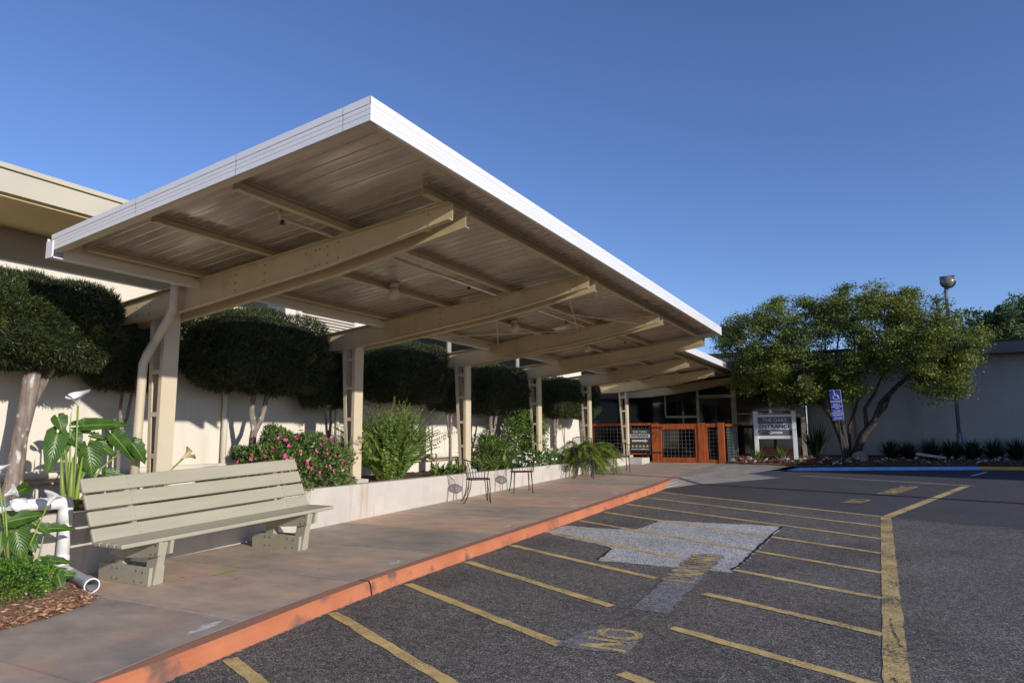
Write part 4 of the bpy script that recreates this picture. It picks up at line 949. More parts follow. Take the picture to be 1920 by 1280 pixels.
for tp, dr, rr in [((-6.9, 3.27, 1.16), (.2, -.3, 1), .06), ((-6.9, 3.33, 1.0), (.3, .9, .5), .058), ((-6.9, 3.70, .88), (.1, .4, .9), .07), ((-6.88, 3.34, .88), (.5, .5, .3), .05)]:
    q = MB(); b0 = (-7.0, 3.5, .12); q.tube([b0, (-6.95, (tp[1]+3.5)/2, tp[2]*.6), tp], [.010, .008, .007], 6); part(q, 'stem', callas, c2, smooth=True); calla_flower(c2, Vector(tp)-loc(c2), dr, rr)
c3 = empty('calla_lily', 'single pale yellow calla bloom rising behind the middle of the bench back', 'plant', (-7.7, 5.5, .72))
q = MB(); q.tube([(-7.7, 5.42, .72), (-7.7, 5.52, 1.1), (-7.7, 5.68, 1.24)], [.012, .01, .012], 7); part(q, 'stem', callas, c3, smooth=True); calla_flower(c3, Vector((-7.7, 5.67, 1.24))-loc(c3), (.2, .7, .5), .085, petaly)
q = MB(); calla_leaf(q, (-7.7, 5.4, 1.0), (-7.65, 5.2, .85), .14); part(q, 'leaf', callal, c3, smooth=True)
q = MB(); calla_leaf(q, (-7.7, 4.7, 1.1), (-7.6, 4.95, 1.02), .13); calla_leaf(q, (-7.7, 4.9, .98), (-7.6, 4.7, .85), .13); calla_leaf(q, (-7.75, 3.95, 1.0), (-7.65, 3.75, .95), .10); q.build_each('leaf', callal, c1, off=loc(c1), smooth=True)

leaf_attrs()
# ------------------------------------------------------------------ bushes
def bush(name, label, loc_, r, n, seed, m, ll, lw, shell=.25, stems=barkd, e=2.2, up=.3, group=None, zlift=0):
    t = empty(name, label, 'shrub', loc_, group=group); rng = np.random.default_rng(seed)
    d = unit(rng.normal(size=(n, 3))); d[:, 2] = np.where(d[:, 2] < -.35, -d[:, 2], d[:, 2])
    lum = 1+.14*np.sin(d[:, 0]*6+seed)*np.cos(d[:, 1]*8+seed)+.12*np.sin(d[:, 2]*11+d[:, 1]*5)
    rr = (1-rng.exponential(shell*.35, n)).clip(.15, 1.12)*lum
    P = d*rr[:, None]*np.array(r)+np.array([0, 0, r[2]*.45+zlift]); D = unit(d+rng.normal(size=(n, 3))*.7+np.array([0, 0, up]))
    leaf_cloud('foliage', P, D, ll*rng.uniform(.6, 1.3, n), lw*rng.uniform(.7, 1.3, n), m, t, bend=.3, rng=rng)
    q = MB(); rs = random.Random(seed)
    for k in range(9):
        a = rs.uniform(0, 6.28); q.tube([(0, 0, -.05), (r[0]*.3*math.cos(a), r[1]*.3*math.sin(a), r[2]*.5), (r[0]*.8*math.cos(a), r[1]*.8*math.sin(a), r[2]*rs.uniform(.7, 1.2))], [.014, .009, .003], 5)
    q.build('stems', stems, t); return t
az = bush('azalea_bush', 'rounded azalea bush covered in pink flowers, spilling over the planter beside the bench', (-7.78, 7.62, .66), (.42, 1.06, .64), 17000, 21, azl, .062, .022, shell=.35)
rng = np.random.default_rng(5); fl = MB()
pk = []
for k in range(78):
    d = rng.normal(size=3); d /= np.linalg.norm(d); d[2] = abs(d[2])*.9; d[0] = abs(d[0]) if rng.random() < .8 else d[0]
    if k in range(0): pass
    p = Vector((d[0]*.48, d[1]*1.14, d[2]*.70+.30)); ax = Vector(d).normalized(); u = ax.cross(Vector((0, 0, 1))).normalized(); v_ = ax.cross(u); sz = rng.uniform(.023, .034)
    for j in range(5):
        t = j*2*math.pi/5+rng.uniform(0, 1); a = u*math.cos(t)+v_*math.sin(t); s_ = ax.cross(a)
        fl.add([p, p+a*sz*.6+s_*sz*.42+ax*sz*.45, p+a*sz*1.25+ax*sz*.5, p+a*sz*.6-s_*sz*.42+ax*sz*.45], [(0, 1, 2, 3)])
fl.build_each('flower', pinkm, az, per=5)
bush('boxwood_shrub', 'low bright green small-leaved shrub at the left edge of the mulch bed', (-6.95, 3.32, .07), (.34, .44, .27), 7000, 31, boxl, .026, .014, shell=.3)
def fern(name, label, loc_, nf, length, seed, m=fernl, spread=1.0, pinn=.06, upr=.9):
    t = empty(name, label, 'fern', loc_); rs = random.Random(seed); P = []; D = []; Ls = []; q = MB()
    for k in range(nf):
        a = rs.uniform(0, 2*math.pi); L = length*rs.uniform(.55, 1.1); el = rs.uniform(.35, 1.0)*upr
        h = Vector((math.cos(a)*spread*.5, math.sin(a)*spread, 0)); p = Vector((rs.uniform(-.12, .12), rs.uniform(-.3, .3)*spread, 0)); vel = (h*(1-el*.8)+Vector((0, 0, el*1.25))).normalized(); pts = [p.copy()]
        N_ = 16
        for i in range(N_):
            p = p+vel*(L/N_); vel = (vel+Vector((0, 0, -.045*(.6+i/N_)))+h*.02).normalized(); pts.append(p.copy())
        q.tube(pts, [.0035]*len(pts), 3, caps=False)
        side = vel.cross(Vector((0, 0, 1)))
        if side.length < .05: side = Vector((-math.sin(a), math.cos(a), 0))
        side.normalize(); side = (side+Vector((rs.gauss(0, .5), rs.gauss(0, .5), rs.gauss(0, .5)))).normalized()
        for i in range(1, N_):
            for h2 in (0, .5):
                pp_ = pts[i].lerp(pts[i+1], h2) if i+1 < len(pts) else pts[i]; w_ = pinn*math.sin(math.pi*min(1, (i+h2)/N_*.93+.07))**.6
                for sg in (-1, 1): P.append(pp_); D.append((side*sg+(pts[i]-pts[i-1]).normalized()*.35+Vector((0, 0, rs.uniform(-.2, .2)))).normalized()); Ls.append(w_)
    leaf_cloud('fronds', np.array(P), np.array(D), np.array(Ls), .026, m, t, bend=.2, seed=seed)
    q.build('stalks', callas, t); return t
fern('sword_fern', 'big feathery sword fern bursting from the planter right of the second column', (-7.85, 10.0, .72), 340, 1.42, 41, spread=.8, pinn=.095, upr=1.0)
fern('sword_fern', 'shaded fern tuft between the azalea and the second column', (-8.0, 9.0, .72), 30, .85, 42, spread=.5, pinn=.065)
lt = fern('small_fern', 'small fern tuft beside the sword fern on the planter edge', (-7.75, 11.45, .72), 26, .32, 43, spread=.9, pinn=.04)
lt['group'] = 'small ferns along the planter edge'
dup(lt, (-7.78, 12.2, .72), 1, 'small fern tuft left of the third column', scale=(.8, .8, .8))
dup(lt, (-7.75, 13.0, .72), 2, 'small fern tuft behind the nearest chair', scale=(1.2, 1.2, 1.1))
dup(lt, (-7.78, 13.9, .72), 3, 'small fern tuft behind the second chair', scale=(1.4, 1.4, 1.2))
# foxtail fern: plumes
fx = empty('foxtail_fern', 'large foxtail fern with drooping plumes in a white pot beside the planter', 'plant', (-7.25, 17.75, .66), 0)
rs = random.Random(8); P = []; D = []; q = MB()
for k in range(120):
    a = rs.uniform(-1.9, 1.9) if k % 4 else rs.uniform(0, 6.28); h = Vector((math.cos(a)*.75, math.sin(a)*1.15, 0)); p = Vector((0, rs.uniform(-.4, .4), .25)); el = rs.uniform(.1, 1.25); vel = (h+Vector((0, 0, el*1.1))).normalized(); L = rs.uniform(.75, 1.35); N_ = 40; pts = [p.copy()]
    for i in range(N_):
        p = p+vel*(L/N_); vel = (vel+Vector((0, 0, -.045))).normalized(); pts.append(p.copy())
        rad = .062*min(1, (i+2)/7)*min(1, (N_-i)/10+.15)
        for j in range(11):
            r3 = Vector((rs.gauss(0, 1), rs.gauss(0, 1), rs.gauss(0, 1))); r3 = (r3-vel*r3.dot(vel)).normalized(); P.append(p); D.append((r3*rad+vel*rad*.5))
    q.tube(pts, .005, 4, caps=False)
P = np.array(P); D = np.array(D); Ln = np.linalg.norm(D, axis=1)
leaf_cloud('plumes', P, D/Ln[:, None], Ln*1.05, .010, foxl, fx, bend=.1, seed=9); q.build('stalks', callas, fx)
pt = MB(); pt.tube([(0, .3, -.30), (0, .3, .1), (0, .3, .12)], [.15, .2, .21], 20); pt.build('pot', pvc, fx, smooth=True)
# vine and white flowers between third and fifth columns
vn = bush('climbing_vine', 'leafy climbing vine with glossy small leaves around the fourth column', (-8.1, 15.9, .72), (.35, 1.15, 1.05), 8500, 51, vinel, .055, .035, shell=.9, up=.1)
wb = bush('white_flower_shrub', 'low shrub dotted with white flowers spilling over the planter behind the chairs', (-7.7, 16.0, .66), (.28, 1.5, .30), 5500, 52, vinel, .045, .03, shell=.5)
fl = MB(); rs = random.Random(2)
for k in range(90):
    p = Vector((rs.uniform(-.1, .28), rs.uniform(-1.5, 1.3), rs.uniform(.02, .42)))
    for j in range(4):
        a = Vector((rs.gauss(.5, 1), rs.gauss(0, 1), rs.gauss(.3, 1))).normalized(); s_ = a.cross(Vector((1, 0, .2))).normalized(); fl.add([p, p+a*.025+s_*.02, p+a*.05, p+a*.025-s_*.02], [(0, 1, 2, 3)])
fl.build_each('flower', petalw, wb, per=4)
bush('leafy_shrub', 'dark leafy shrub rising beside the fourth column under the canopy', (-8.3, 14.4, .72), (.35, .5, .55), 2600, 53, vinel, .06, .035, shell=.7)

# fallen petals
rs = random.Random(12)
q = MB(); q.add([(0, 0, .004), (.018, .012, .012), (.036, 0, .006), (.018, -.012, .01), (.03, .02, .02), (.01, .025, .008)], [(0, 1, 2, 3), (0, 5, 4, 1)])
pt0 = tag(q.build('fallen_petal', pinkm), 'pink petal lying on the walk near the kerb right of the bench', 'petal', 'fallen pink petals')
pt0.location = (-5.33, 5.6, zs(5.6))
for (x, y, l) in [(-6.3, 4.75, 'pink petal on the walk between the bench legs'), (-6.95, 8.0, 'pink petal by the planter foot right of the bench'), (-6.55, 3.98, 'pink petal on the mulch beside the pipe outlet'), (-7.05, 4.2, 'pink petal against the near bench foot'), (-5.75, 4.9, 'pink petal on the walk in front of the bench')]:
    o = pt0.copy(); C.objects.link(o); o.location = (x, y, zs(y)+.004); o.rotation_euler = (0, 0, rs.uniform(0, 6)); o['label'] = l
q = MB()
for k in range(12): a = rs.uniform(-.3, .3); q.tube([(-6.1+rs.uniform(-.03, .03), 4.93+k*.008, zs(5)+.006), (-6.1+rs.uniform(-.06, .06), 5.12+k*.008, zs(5)+.012)], .003, 3)
tag(q.build('fallen_twig', callas), 'green leafy twig lying on the walk under the bench front', 'twig')

# ------------------------------------------------------------------ entrance fence and gate
YG = 23.2
def wire_panel(root, x0, x1, z0, z1, y, sp=.128, r=.0022, name='wire_mesh'):
    q = MB(); x = x0+sp/2
    while x < x1: q.box(x-r, x+r, y-r, y+r, z0, z1); x += sp
    z = z0+sp/2
    while z < z1: q.box(x0, x1, y-r-.006, y+r-.006, z-r, z+r); z += sp
    return part(q, name, meshm, root)
fe = empty('entrance_fence', 'stained wood and wire mesh fence between the planter and the gate', 'fence', (-8, YG, .5))
q = MB(); q.box(-9.15, -6.98, YG-.05, YG+.05, 1.80, 1.88); part(q, 'top_rail', redwood, fe, bevel=.006)
q = MB(); q.box(-9.15, -6.98, YG-.04, YG+.04, .80, .86); part(q, 'bottom_rail', redwood, fe, bevel=.006)
fdark = mat('shaded_fence_stain', (.16, .04, .014), (.11, .028, .01), scale=7, rough=.6)  # darker copy of the gate's wood stain, shade put into the colour
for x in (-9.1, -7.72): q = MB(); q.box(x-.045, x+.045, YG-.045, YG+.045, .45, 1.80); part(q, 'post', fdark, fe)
wire_panel(fe, -9.15, -6.98, .86, 1.80, YG)
gt = empty('entrance_gate', 'orange stained wooden gate with wire mesh panels standing closed across the walkway', 'gate', (-6, YG, .5))
for x0, x1 in ((-6.95, -6.72), (-5.37, -5.15), (-4.72, -4.52)):
    q = MB(); q.box(x0, x1, YG-.06, YG+.06, .50, 1.86); part(q, 'post', redwood, gt, bevel=.008)
q = MB(); q.box(-6.715, -6.62, YG-.04, YG+.04, .56, 1.84); q.box(-5.47, -5.375, YG-.04, YG+.04, .56, 1.84); q.box(-6.62, -5.47, YG-.035, YG+.035, 1.66, 1.84); q.box(-6.62, -5.47, YG-.035, YG+.035, .56, .72); part(q, 'gate_frame', redwood, gt)
wire_panel(gt, -6.62, -5.47, .72, 1.66, YG)
q = MB(); q.box(-5.145, -5.07, YG-.035, YG+.035, .56, 1.84); q.box(-5.07, -4.725, YG-.03, YG+.03, 1.72, 1.84); q.box(-5.07, -4.725, YG-.03, YG+.03, .56, .66); part(q, 'side_frame', redwood, gt)
wire_panel(gt, -5.07, -4.725, .66, 1.72, YG)
q = MB()
for z in (1.72, .88): q.prism([(-7.05, z-.03), (-6.55, z-.012), (-6.55, z+.012), (-7.05, z+.03)], 'y', YG-.072, YG-.061)
q.build_each('hinge', black, gt, off=loc(gt))
q = MB(); q.tube([(-6.78, YG-.08, 1.62), (-6.76, YG-.14, 1.45), (-6.84, YG-.1, 1.2)], .012, 6); part(q, 'latch_cable', black, gt)
rf = empty('return_fence', 'short wire mesh fence running back from the right gate post', 'fence', (-4.3, 23.9, .5))
q = MB(); q.box(-4.50, -4.42, 23.28, 25.2, 1.74, 1.82); q.box(-4.50, -4.42, 23.28, 25.2, .52, .60); q.build_each('rail', redwood, rf, off=loc(rf))
q = MB(); k = 23.35
while k < 25.2: q.box(-4.463, -4.457, k-.0035, k+.0035, .6, 1.74); k += .1
z = .65
while z < 1.74: q.box(-4.47, -4.464, 23.28, 25.2, z-.0035, z+.0035); z += .1
part(q, 'wire_mesh', mat('green_wire', (.17, .22, .21), rough=.5), rf)
# small sign on fence
sg = empty('hanging_sign', 'charcoal entrance sign with right arrow and five gold stars on the fence beside the gate', 'sign', (-7.33, YG-.1, .9))
q = MB(); q.box(-7.72, -6.99, YG-.085, YG-.062, .92, 1.66); part(q, 'panel', signd, sg)
q = MB(); q.box(-7.71, -7.0, YG-.089, YG-.0855, 1.38, 1.50); part(q, 'name_band', signl, sg)
L0 = loc(sg)
def sgt(body, size, x, y, z, m, root, sx=1, nm='lettering', bold=0): return text_mesh(body, size, Vector((x, y, z))-loc(root), (1, 0, 0), (0, 0, 1), m, nm, root, sx=sx, bold=bold)
sgt('THE OAKS', .115, -7.355, YG-.089, 1.575, signl, sg, .95); sgt('ENTRANCE', .105, -7.355, YG-.092, 1.44, black, sg, 1.12, bold=.003)
q = MB(); q.prism([(-7.64, 1.245), (-7.18, 1.245), (-7.18, 1.215), (-7.07, 1.275), (-7.18, 1.335), (-7.18, 1.305), (-7.64, 1.305)], 'y', YG-.090, YG-.0855); part(q, 'arrow', signl, sg)
for k in range(5):
    cx, cz = -7.61+k*.128, 1.09; pts = [(cx+(.058 if j % 2 == 0 else .023)*math.sin(j*math.pi/5), cz+(.058 if j % 2 == 0 else .023)*math.cos(j*math.pi/5)) for j in range(10)]
    q = MB()
    for j in range(10): a, c = pts[j], pts[(j+1) % 10]; q.prism([(cx, cz), a, c], 'y', YG-.090, YG-.0855)
    part(q, 'star', goldm, sg)
q = MB(); x = -7.67; rs = random.Random(6)
while x < -7.04:
    w_ = rs.uniform(.012, .03); q.box(x, x+w_, YG-.0885, YG-.0855, .975, .975+rs.uniform(.022, .035)); x += w_+rs.choice([.006, .007, .02])
part(q, 'fine_print', signl, sg)
for x in (-7.25, -7.08):
    q = MB(); q.box(x-.04, x+.04, YG-.14, YG-.10, .5, .84); tag(q.build('fence_foot', darkm), 'dark stub leg under the hanging sign, %s one' % ('left' if x < -7.2 else 'right'), 'post')
# low white wall at planter end
q = MB(); q.box(-7.62, -6.97, 22.06, 22.9, .2, .72); tag(q.build('end_block', plantw, bevel=.01), 'short whitewashed block at the far end of the planter below the hanging sign', 'wall')

# ------------------------------------------------------------------ entrance facade (dark glazing) and right building
en = empty('entrance_building', 'dark glazed entrance front with pale metal frames at the end of the canopy', 'building', (-6, 26.6, .5))
YF = 26.75
q = MB(); q.box(-9.2, -2.35, YF+.35, YF+.45, .3, 4.6); part(q, 'back_wall', doorm, en)
q = MB(); q.box(-9.2, -2.3, YF-.1, YF+.5, 3.62, 4.2); part(q, 'header', doorm, en)
for x0, x1, z0, z1 in [(-9.2, -7.45, .6, 3.6), (-7.4, -6.2, .6, 2.12), (-7.4, -6.2, 2.2, 3.6), (-6.1, -4.9, .6, 2.86), (-6.1, -4.9, 2.98, 3.6), (-4.72, -4.1, .6, 2.2), (-4.72, -2.5, 2.3, 3.6), (-4.0, -2.5, .6, 2.2)]:
    q = MB(); q.box(x0, x1, YF, YF+.02, z0, z1); part(q, 'window_pane', glassm, en)
for x0, x1, z0, z1 in [(-7.45, -7.40, 2.12, 3.05), (-7.45, -6.2, 2.12, 2.2), (-6.2, -6.1, .6, 3.7), (-4.9, -4.72, .6, 3.75), (-6.1, -4.9, 2.86, 2.92), (-6.1, -4.9, 2.94, 2.98), (-4.72, -2.5, 2.2, 2.26), (-4.1, -4.0, .6, 2.2), (-3.56, -3.48, 2.26, 3.0), (-2.5, -2.36, .6, 3.7)]:
    q = MB(); q.box(x0, x1, YF-.05, YF+.03, z0, z1); part(q, 'mullion', framem, en)
q = MB(); q.box(-4.08, -2.55, YF-.03, YF-.02, .62, .95); part(q, 'kick_panel', mat('redbrown_panel', (.06, .02, .014), rough=.6), en)
rb = empty('grey_building', 'grey-shaded cream building with a flat dark-edged roof behind the maple', 'building', (4, 27.4, .5))
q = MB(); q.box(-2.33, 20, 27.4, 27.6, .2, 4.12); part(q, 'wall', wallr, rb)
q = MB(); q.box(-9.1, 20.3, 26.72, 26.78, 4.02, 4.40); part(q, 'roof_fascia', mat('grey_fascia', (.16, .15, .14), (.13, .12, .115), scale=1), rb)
q = MB(); q.box(-9.1, 20.3, 26.78, 40, 4.06, 4.12); q.box(-9.12, 20.3, 26.68, 40, 4.405, 4.44); part(q, 'roof', grayblack, rb)
q = MB(); q.tube([(-.74, 27.34, 4.0), (-.74, 27.34, .7)], .045, 10); part(q, 'downpipe', framem, rb, smooth=True)
q = MB(); q.box(-2.33, -2.2, 27.30, 27.399, .7, 3.0); part(q, 'corner_trim', framem, rb)
# neighbour outside the frame on the right that throws the evening shade over the far lot
nb = empty('neighbour_building', 'plain flat-roofed building beyond the right edge shading the far lot', 'building', (16, 20, 0))
q = MB(); q.box(13.5, 26, 16.9, 22, -.3, 5.6); q.box(13.5, 26, 22.01, 42, -.3, 9.2); part(q, 'wall', neigh, nb)
q = MB(); q.box(13.3, 26.2, 16.7, 22, 5.6, 5.8); q.box(13.3, 26.2, 22.01, 42.2, 9.2, 9.4); part(q, 'roof', grayblack, nb)
up_ = MB(); up_.tube([(11, 12.5, .1), (11, 12.5, 8)], [.11, .08], 12); tag(up_.build('utility_pole', barkd), 'tall utility pole beyond the right edge throwing a thin shadow across the lot', 'pole')

# ------------------------------------------------------------------ lamp pole
lp = empty('lamp_post', 'tall grey lamp post with a floodlight head in front of the grey building', 'lamp post', (2.2, 26.0, .78))
q = MB(); q.tube([(0, 0, 0), (0, 0, 5.3)], [.055, .05], 12); q.build('pole', galv, lp, smooth=True)
q = MB(); q.tube([(0, 0, 0), (0, 0, .7)], .085, 12); q.build('base_sleeve', galv, lp, smooth=True)
q = MB(); q.tube([(0, 0, 5.25), (.01, 0, 5.34)], .07, 12); hd = q.build('lamp_head', galv, lp, smooth=True)
q = MB(); q.tube([(.1, .12, 5.86), (.1, -.0, 5.85), (.1, -.06, 5.83)], [.10, .27, .28], 20)
q.v = [(x, y*1.0, z) for x, y, z in q.v]; q2 = MB(); q2.box(-.17, .37, -.02, .25, 5.66, 5.92); q2.box(-.18, .38, -.10, -.0, 5.86, 5.90); q2.build('housing', galv, hd, bevel=.04)
q = MB(); q.sph((.1, -.02, 5.66), (.25, .17, .26), 18, 10); q.build('lens', lampg, hd, smooth=True)
q = MB()
ring = [(.1+.27*math.cos(t), -.07, 5.66+.28*math.sin(t)) for t in [math.pi+math.pi*k/14 for k in range(15)]]; q.tube(ring, .025, 8); q.build('shroud', darkm, hd, smooth=True)
q = MB(); q.box(-.04, .1, -.05, .06, 5.30, 5.42); q.build('bracket', darkm, hd)

for o_ in lp.children:
    if o_.name.startswith('lamp_head'):
        o_.scale = (.78, .78, .78); o_.location = (0, 0, 5.3*.22)
# ------------------------------------------------------------------ entrance sign
es = empty('entrance_sign', 'white framed entrance sign with left arrow standing in the flower bed', 'sign', (-3.1, 24.4, .62), math.radians(4))
def esb(name, x0, x1, z0, z1, y0, y1, m, **k): q = MB(); q.box(x0, x1, y0, y1, z0, z1); return q.build(name, m, es, **k)
for x in (-.60, .60):
    esb('post', x-.065, x+.065, 0, 1.58, -.065, .065, signw, bevel=.006); esb('post_cap', x-.09, x+.09, 1.58, 1.62, -.09, .09, signw, bevel=.008)
esb('rail', -.535, .535, 1.42, 1.5, -.03, .03, signw); esb('rail', -.535, .535, .70, .80, -.03, .03, signw)
esb('name_panel', -.535, .535, 1.20, 1.42, -.022, .02, signg); esb('entrance_panel', -.535, .535, 1.0, 1.20, -.026, .02, signw); esb('arrow_panel', -.535, .535, .80, 1.0, -.022, .02, signg)
text_mesh('THE OAKS', .17, (0, -.025, 1.31), (1, 0, 0), (0, 0, 1), whitel, 'lettering', es, sx=.95, bold=.002); text_mesh('ENTRANCE', .185, (0, -.029, 1.1), (1, 0, 0), (0, 0, 1), black, 'lettering', es, sx=1.05, bold=.004)
q = MB(); q.prism([(-.22, .90), (-.09, .82), (-.09, .865), (.23, .865), (.23, .935), (-.09, .935), (-.09, .98)], 'y', -.028, -.0222); q.build('arrow', signl, es)
# disabled parking sign
ps = empty('parking_sign', 'blue disabled parking sign on a slightly leaning steel post', 'sign', (-1.02, 22.95, .52), math.radians(2)); ps.rotation_euler = (0, math.radians(-3.0), math.radians(2))
q = MB(); q.tube([(0, 0, 0), (0, 0, 2.25)], .028, 8); q.build('post', darkm, ps)
def psb(name, z0, z1, m, y=-.035, w=.155): q = MB(); q.box(-w, w, y-.003, y, z0, z1); return q.build(name, m, ps, bevel=.002)
psb('sign_plate', 1.77, 2.27, whitel); psb('sign_face', 1.78, 2.26, bluem, -.0385, .148)
psb('van_plate', 1.575, 1.765, whitel); psb('van_face', 1.585, 1.757, bluem, -.0385, .148); psb('fine_plate', 1.37, 1.57, whitel); psb('fine_face', 1.38, 1.562, bluem, -.0385, .148)
for body, sz, z, sx in (('PARKING', .085, 1.915, .85), ('ONLY', .085, 1.825, .9), ('VAN', .06, 1.71, 1), ('ACCESSIBLE', .06, 1.63, .75), ('MINIMUM', .065, 1.51, .9), ('FINE $250', .065, 1.425, .8)):
    text_mesh(body, sz, (0, -.043, z), (1, 0, 0), (0, 0, 1), whitel, 'lettering', ps, sx=sx, bold=.001)
q = MB(); wc = [(.0+.075*math.cos(t), -.044, 2.06+.075*math.sin(t)) for t in [math.radians(150+k*15) for k in range(19)]]; q.tube(wc, .008, 6)
q.tube([(-.03, -.044, 2.2), (-.02, -.044, 2.09), (.05, -.044, 2.09), (.085, -.044, 2.0), (.11, -.044, 2.01)], .009, 6); q.sph((-.033, -.044, 2.225), (.018, .006, .018), 8, 6); q.tube([(-.022, -.044, 2.14), (.04, -.044, 2.14)], .008, 6); q.build('wheelchair_symbol', whitel, ps)

# ------------------------------------------------------------------ japanese maple
mp_ = empty('japanese_maple', 'wide multi-trunk green maple spreading over the flower bed and parking sign', 'tree', (-.9, 24.2, .6))
BL = [(-2.75, 24.0, 5.85, .16), (-1.9, 24.0, 5.75, .16), (-1.25, 24.0, 5.95, .18), (-.6, 24.0, 6.0, .16), (1.0, 24.0, 5.7, .16), (-4.5, 24.0, 4.95, .2), (2.75, 24.0, 4.3, .2), (-4.1, 24.0, 3.7, .45), (-3.75, 24.0, 3.15, .45), (-3.0, 24.0, 3.9, .8), (-2.75, 24.0, 2.95, .5), (-4.23, 24.0, 4.44, .55), (-3.97, 24.0, 5.12, .5), (-3.73, 24.0, 4.13, .7), (-3.42, 24.0, 5.11, .55), (-3.05, 24.0, 5.55, .3), (-2.94, 24.0, 4.53, .8), (-2.48, 24.0, 5.21, .6), (-2.49, 24.0, 3.61, .8), (-3.33, 24.0, 3.48, .6), (-2.13, 24.0, 4.29, .8), (-1.66, 24.0, 5.32, .45), (-1.88, 24.0, 3.06, .7), (-1.38, 24.0, 4.77, .8), (-1.1, 24.0, 5.53, .5), (-.89, 24.0, 5.84, .3), (-1.07, 24.0, 3.54, .8), (-.82, 24.0, 2.77, .45), (-.51, 24.0, 5.04, .8), (-.42, 24.0, 4.18, .8), (.04, 24.0, 5.42, .6), (.38, 24.0, 4.96, .8), (.25, 24.0, 5.62, .3), (.32, 24.0, 4.13, .7), (.83, 24.0, 5.26, .5), (1.0, 24.0, 4.66, .8), (.87, 24.0, 3.85, .7), (1.45, 24.0, 5.04, .4), (1.68, 24.0, 5.34, .22), (1.54, 24.0, 4.37, .8), (1.41, 24.0, 3.57, .7), (2.04, 24.0, 4.66, .5), (2.05, 24.0, 3.93, .7), (2.4, 24.0, 4.15, .45), (2.44, 24.0, 3.75, .35), (1.86, 24.0, 3.23, .5), (1.63, 24.0, 2.84, .4), (1.09, 24.0, 3.02, .4), (.11, 24.0, 3.31, .35), (2.15, 24.0, 2.71, .25), (-.26, 24.0, 3.25, .4), (-2.23, 24.0, 2.64, .4), (-1.45, 24.0, 2.45, .35), (-1.74, 24.0, 2.8, .4)]
LB = [[(-.96, 24.2, .55), (-1.08, 24.2, 1.27), (-1.31, 24.2, 1.94), (-1.55, 24.1, 2.37), (-2.05, 24.0, 2.65), (-2.38, 23.8, 3.18)], [(-.95, 24.25, .55), (-1.18, 24.3, 1.52), (-1.34, 24.3, 2.37), (-1.37, 24.4, 3.4), (-1.41, 24.6, 4.44)], [(-.92, 24.2, .55), (-1.05, 24.2, 1.68), (-1.14, 24.2, 2.7), (-1.16, 24.1, 3.56), (-.92, 24.0, 4.76)], [(-.85, 24.2, .55), (-.49, 24.2, 1.43), (-.14, 24.2, 1.84), (.08, 24.2, 2.41), (.52, 24.2, 2.89), (1.13, 24.2, 3.44), (1.72, 24.3, 3.9)], [(-.38, 24.2, 1.59), (-.38, 24.3, 2.26), (-.07, 24.4, 2.75), (.19, 24.5, 3.32), (.47, 24.6, 4.14)], [(-.9, 24.3, .55), (-.87, 24.3, 1.68), (-.61, 24.3, 2.35), (-.49, 24.4, 3.19), (-.27, 24.5, 4.19)], [(-.29, 24.2, 1.76), (.18, 24.1, 2.24), (.39, 24.1, 2.73), (.91, 24.1, 3.29), (1.52, 24.0, 3.02), (2.1, 24.0, 2.72)]]
for i, l in enumerate(LB):
    n = len(l); r0 = (.13, .10, .09, .14, .07, .06, .055)[i]; q = MB(); q.tube(l, [r0*(1-.78*k/(n-1)) for k in range(n)], 9); part(q, 'trunk', barkd, mp_, smooth=True)
rng = np.random.default_rng(77); P = []; D = []; L0 = loc(mp_)
tw = MB()
for (x, y, z, r) in BL:
    ny = 4 if r > .55 else 3 if r > .4 else 1
    for j in range(ny):
        dy = (j-(ny-1)/2)*.8*(1 if r > .5 else .6)+rng.normal()*.12; rr = r*(1-.18*abs(j-(ny-1)/2)); cx, cy, cz = x+rng.normal()*.05, y+dy, z
        sub = int(11+20*rr)
        for s_ in range(sub):
            d = rng.normal(size=3); d /= np.linalg.norm(d); rad = rr*rng.uniform(.55, 1.12); c = np.array([cx, cy, cz])+d*rad*np.array([1.05, .95, .85])
            if math.sin(2.7*c[0]+1.1*c[1])*math.sin(3.3*c[2]+.7*c[0]+1.0)+.5*math.sin(6.1*c[0]-2*c[2]) < -.38: continue
            if rng.random() < .10: c = c+d*.28*rr/.8
            tw.tube([Vector((cx, cy, cz-.15*rr))-L0, Vector(c)-L0], [.008, .003], 3, caps=False)
            m_ = 62; sp_ = .135*rng.uniform(.7, 1.5)
            p = c+rng.normal(size=(m_, 3))*np.array([sp_, sp_, sp_*.42]); dd = unit(rng.normal(size=(m_, 3))*np.array([1, 1, .5])+d*.5+np.array([0, 0, -.15])); P.append(p); D.append(dd)
P = np.concatenate(P)-np.array(L0); D = np.concatenate(D)
leaf_cloud('crown', P, D, rng.uniform(.045, .09, len(P)), rng.uniform(.03, .052, len(P)), maplel, mp_, bend=.3, rng=rng); tw.build('twigs', barkd, mp_)

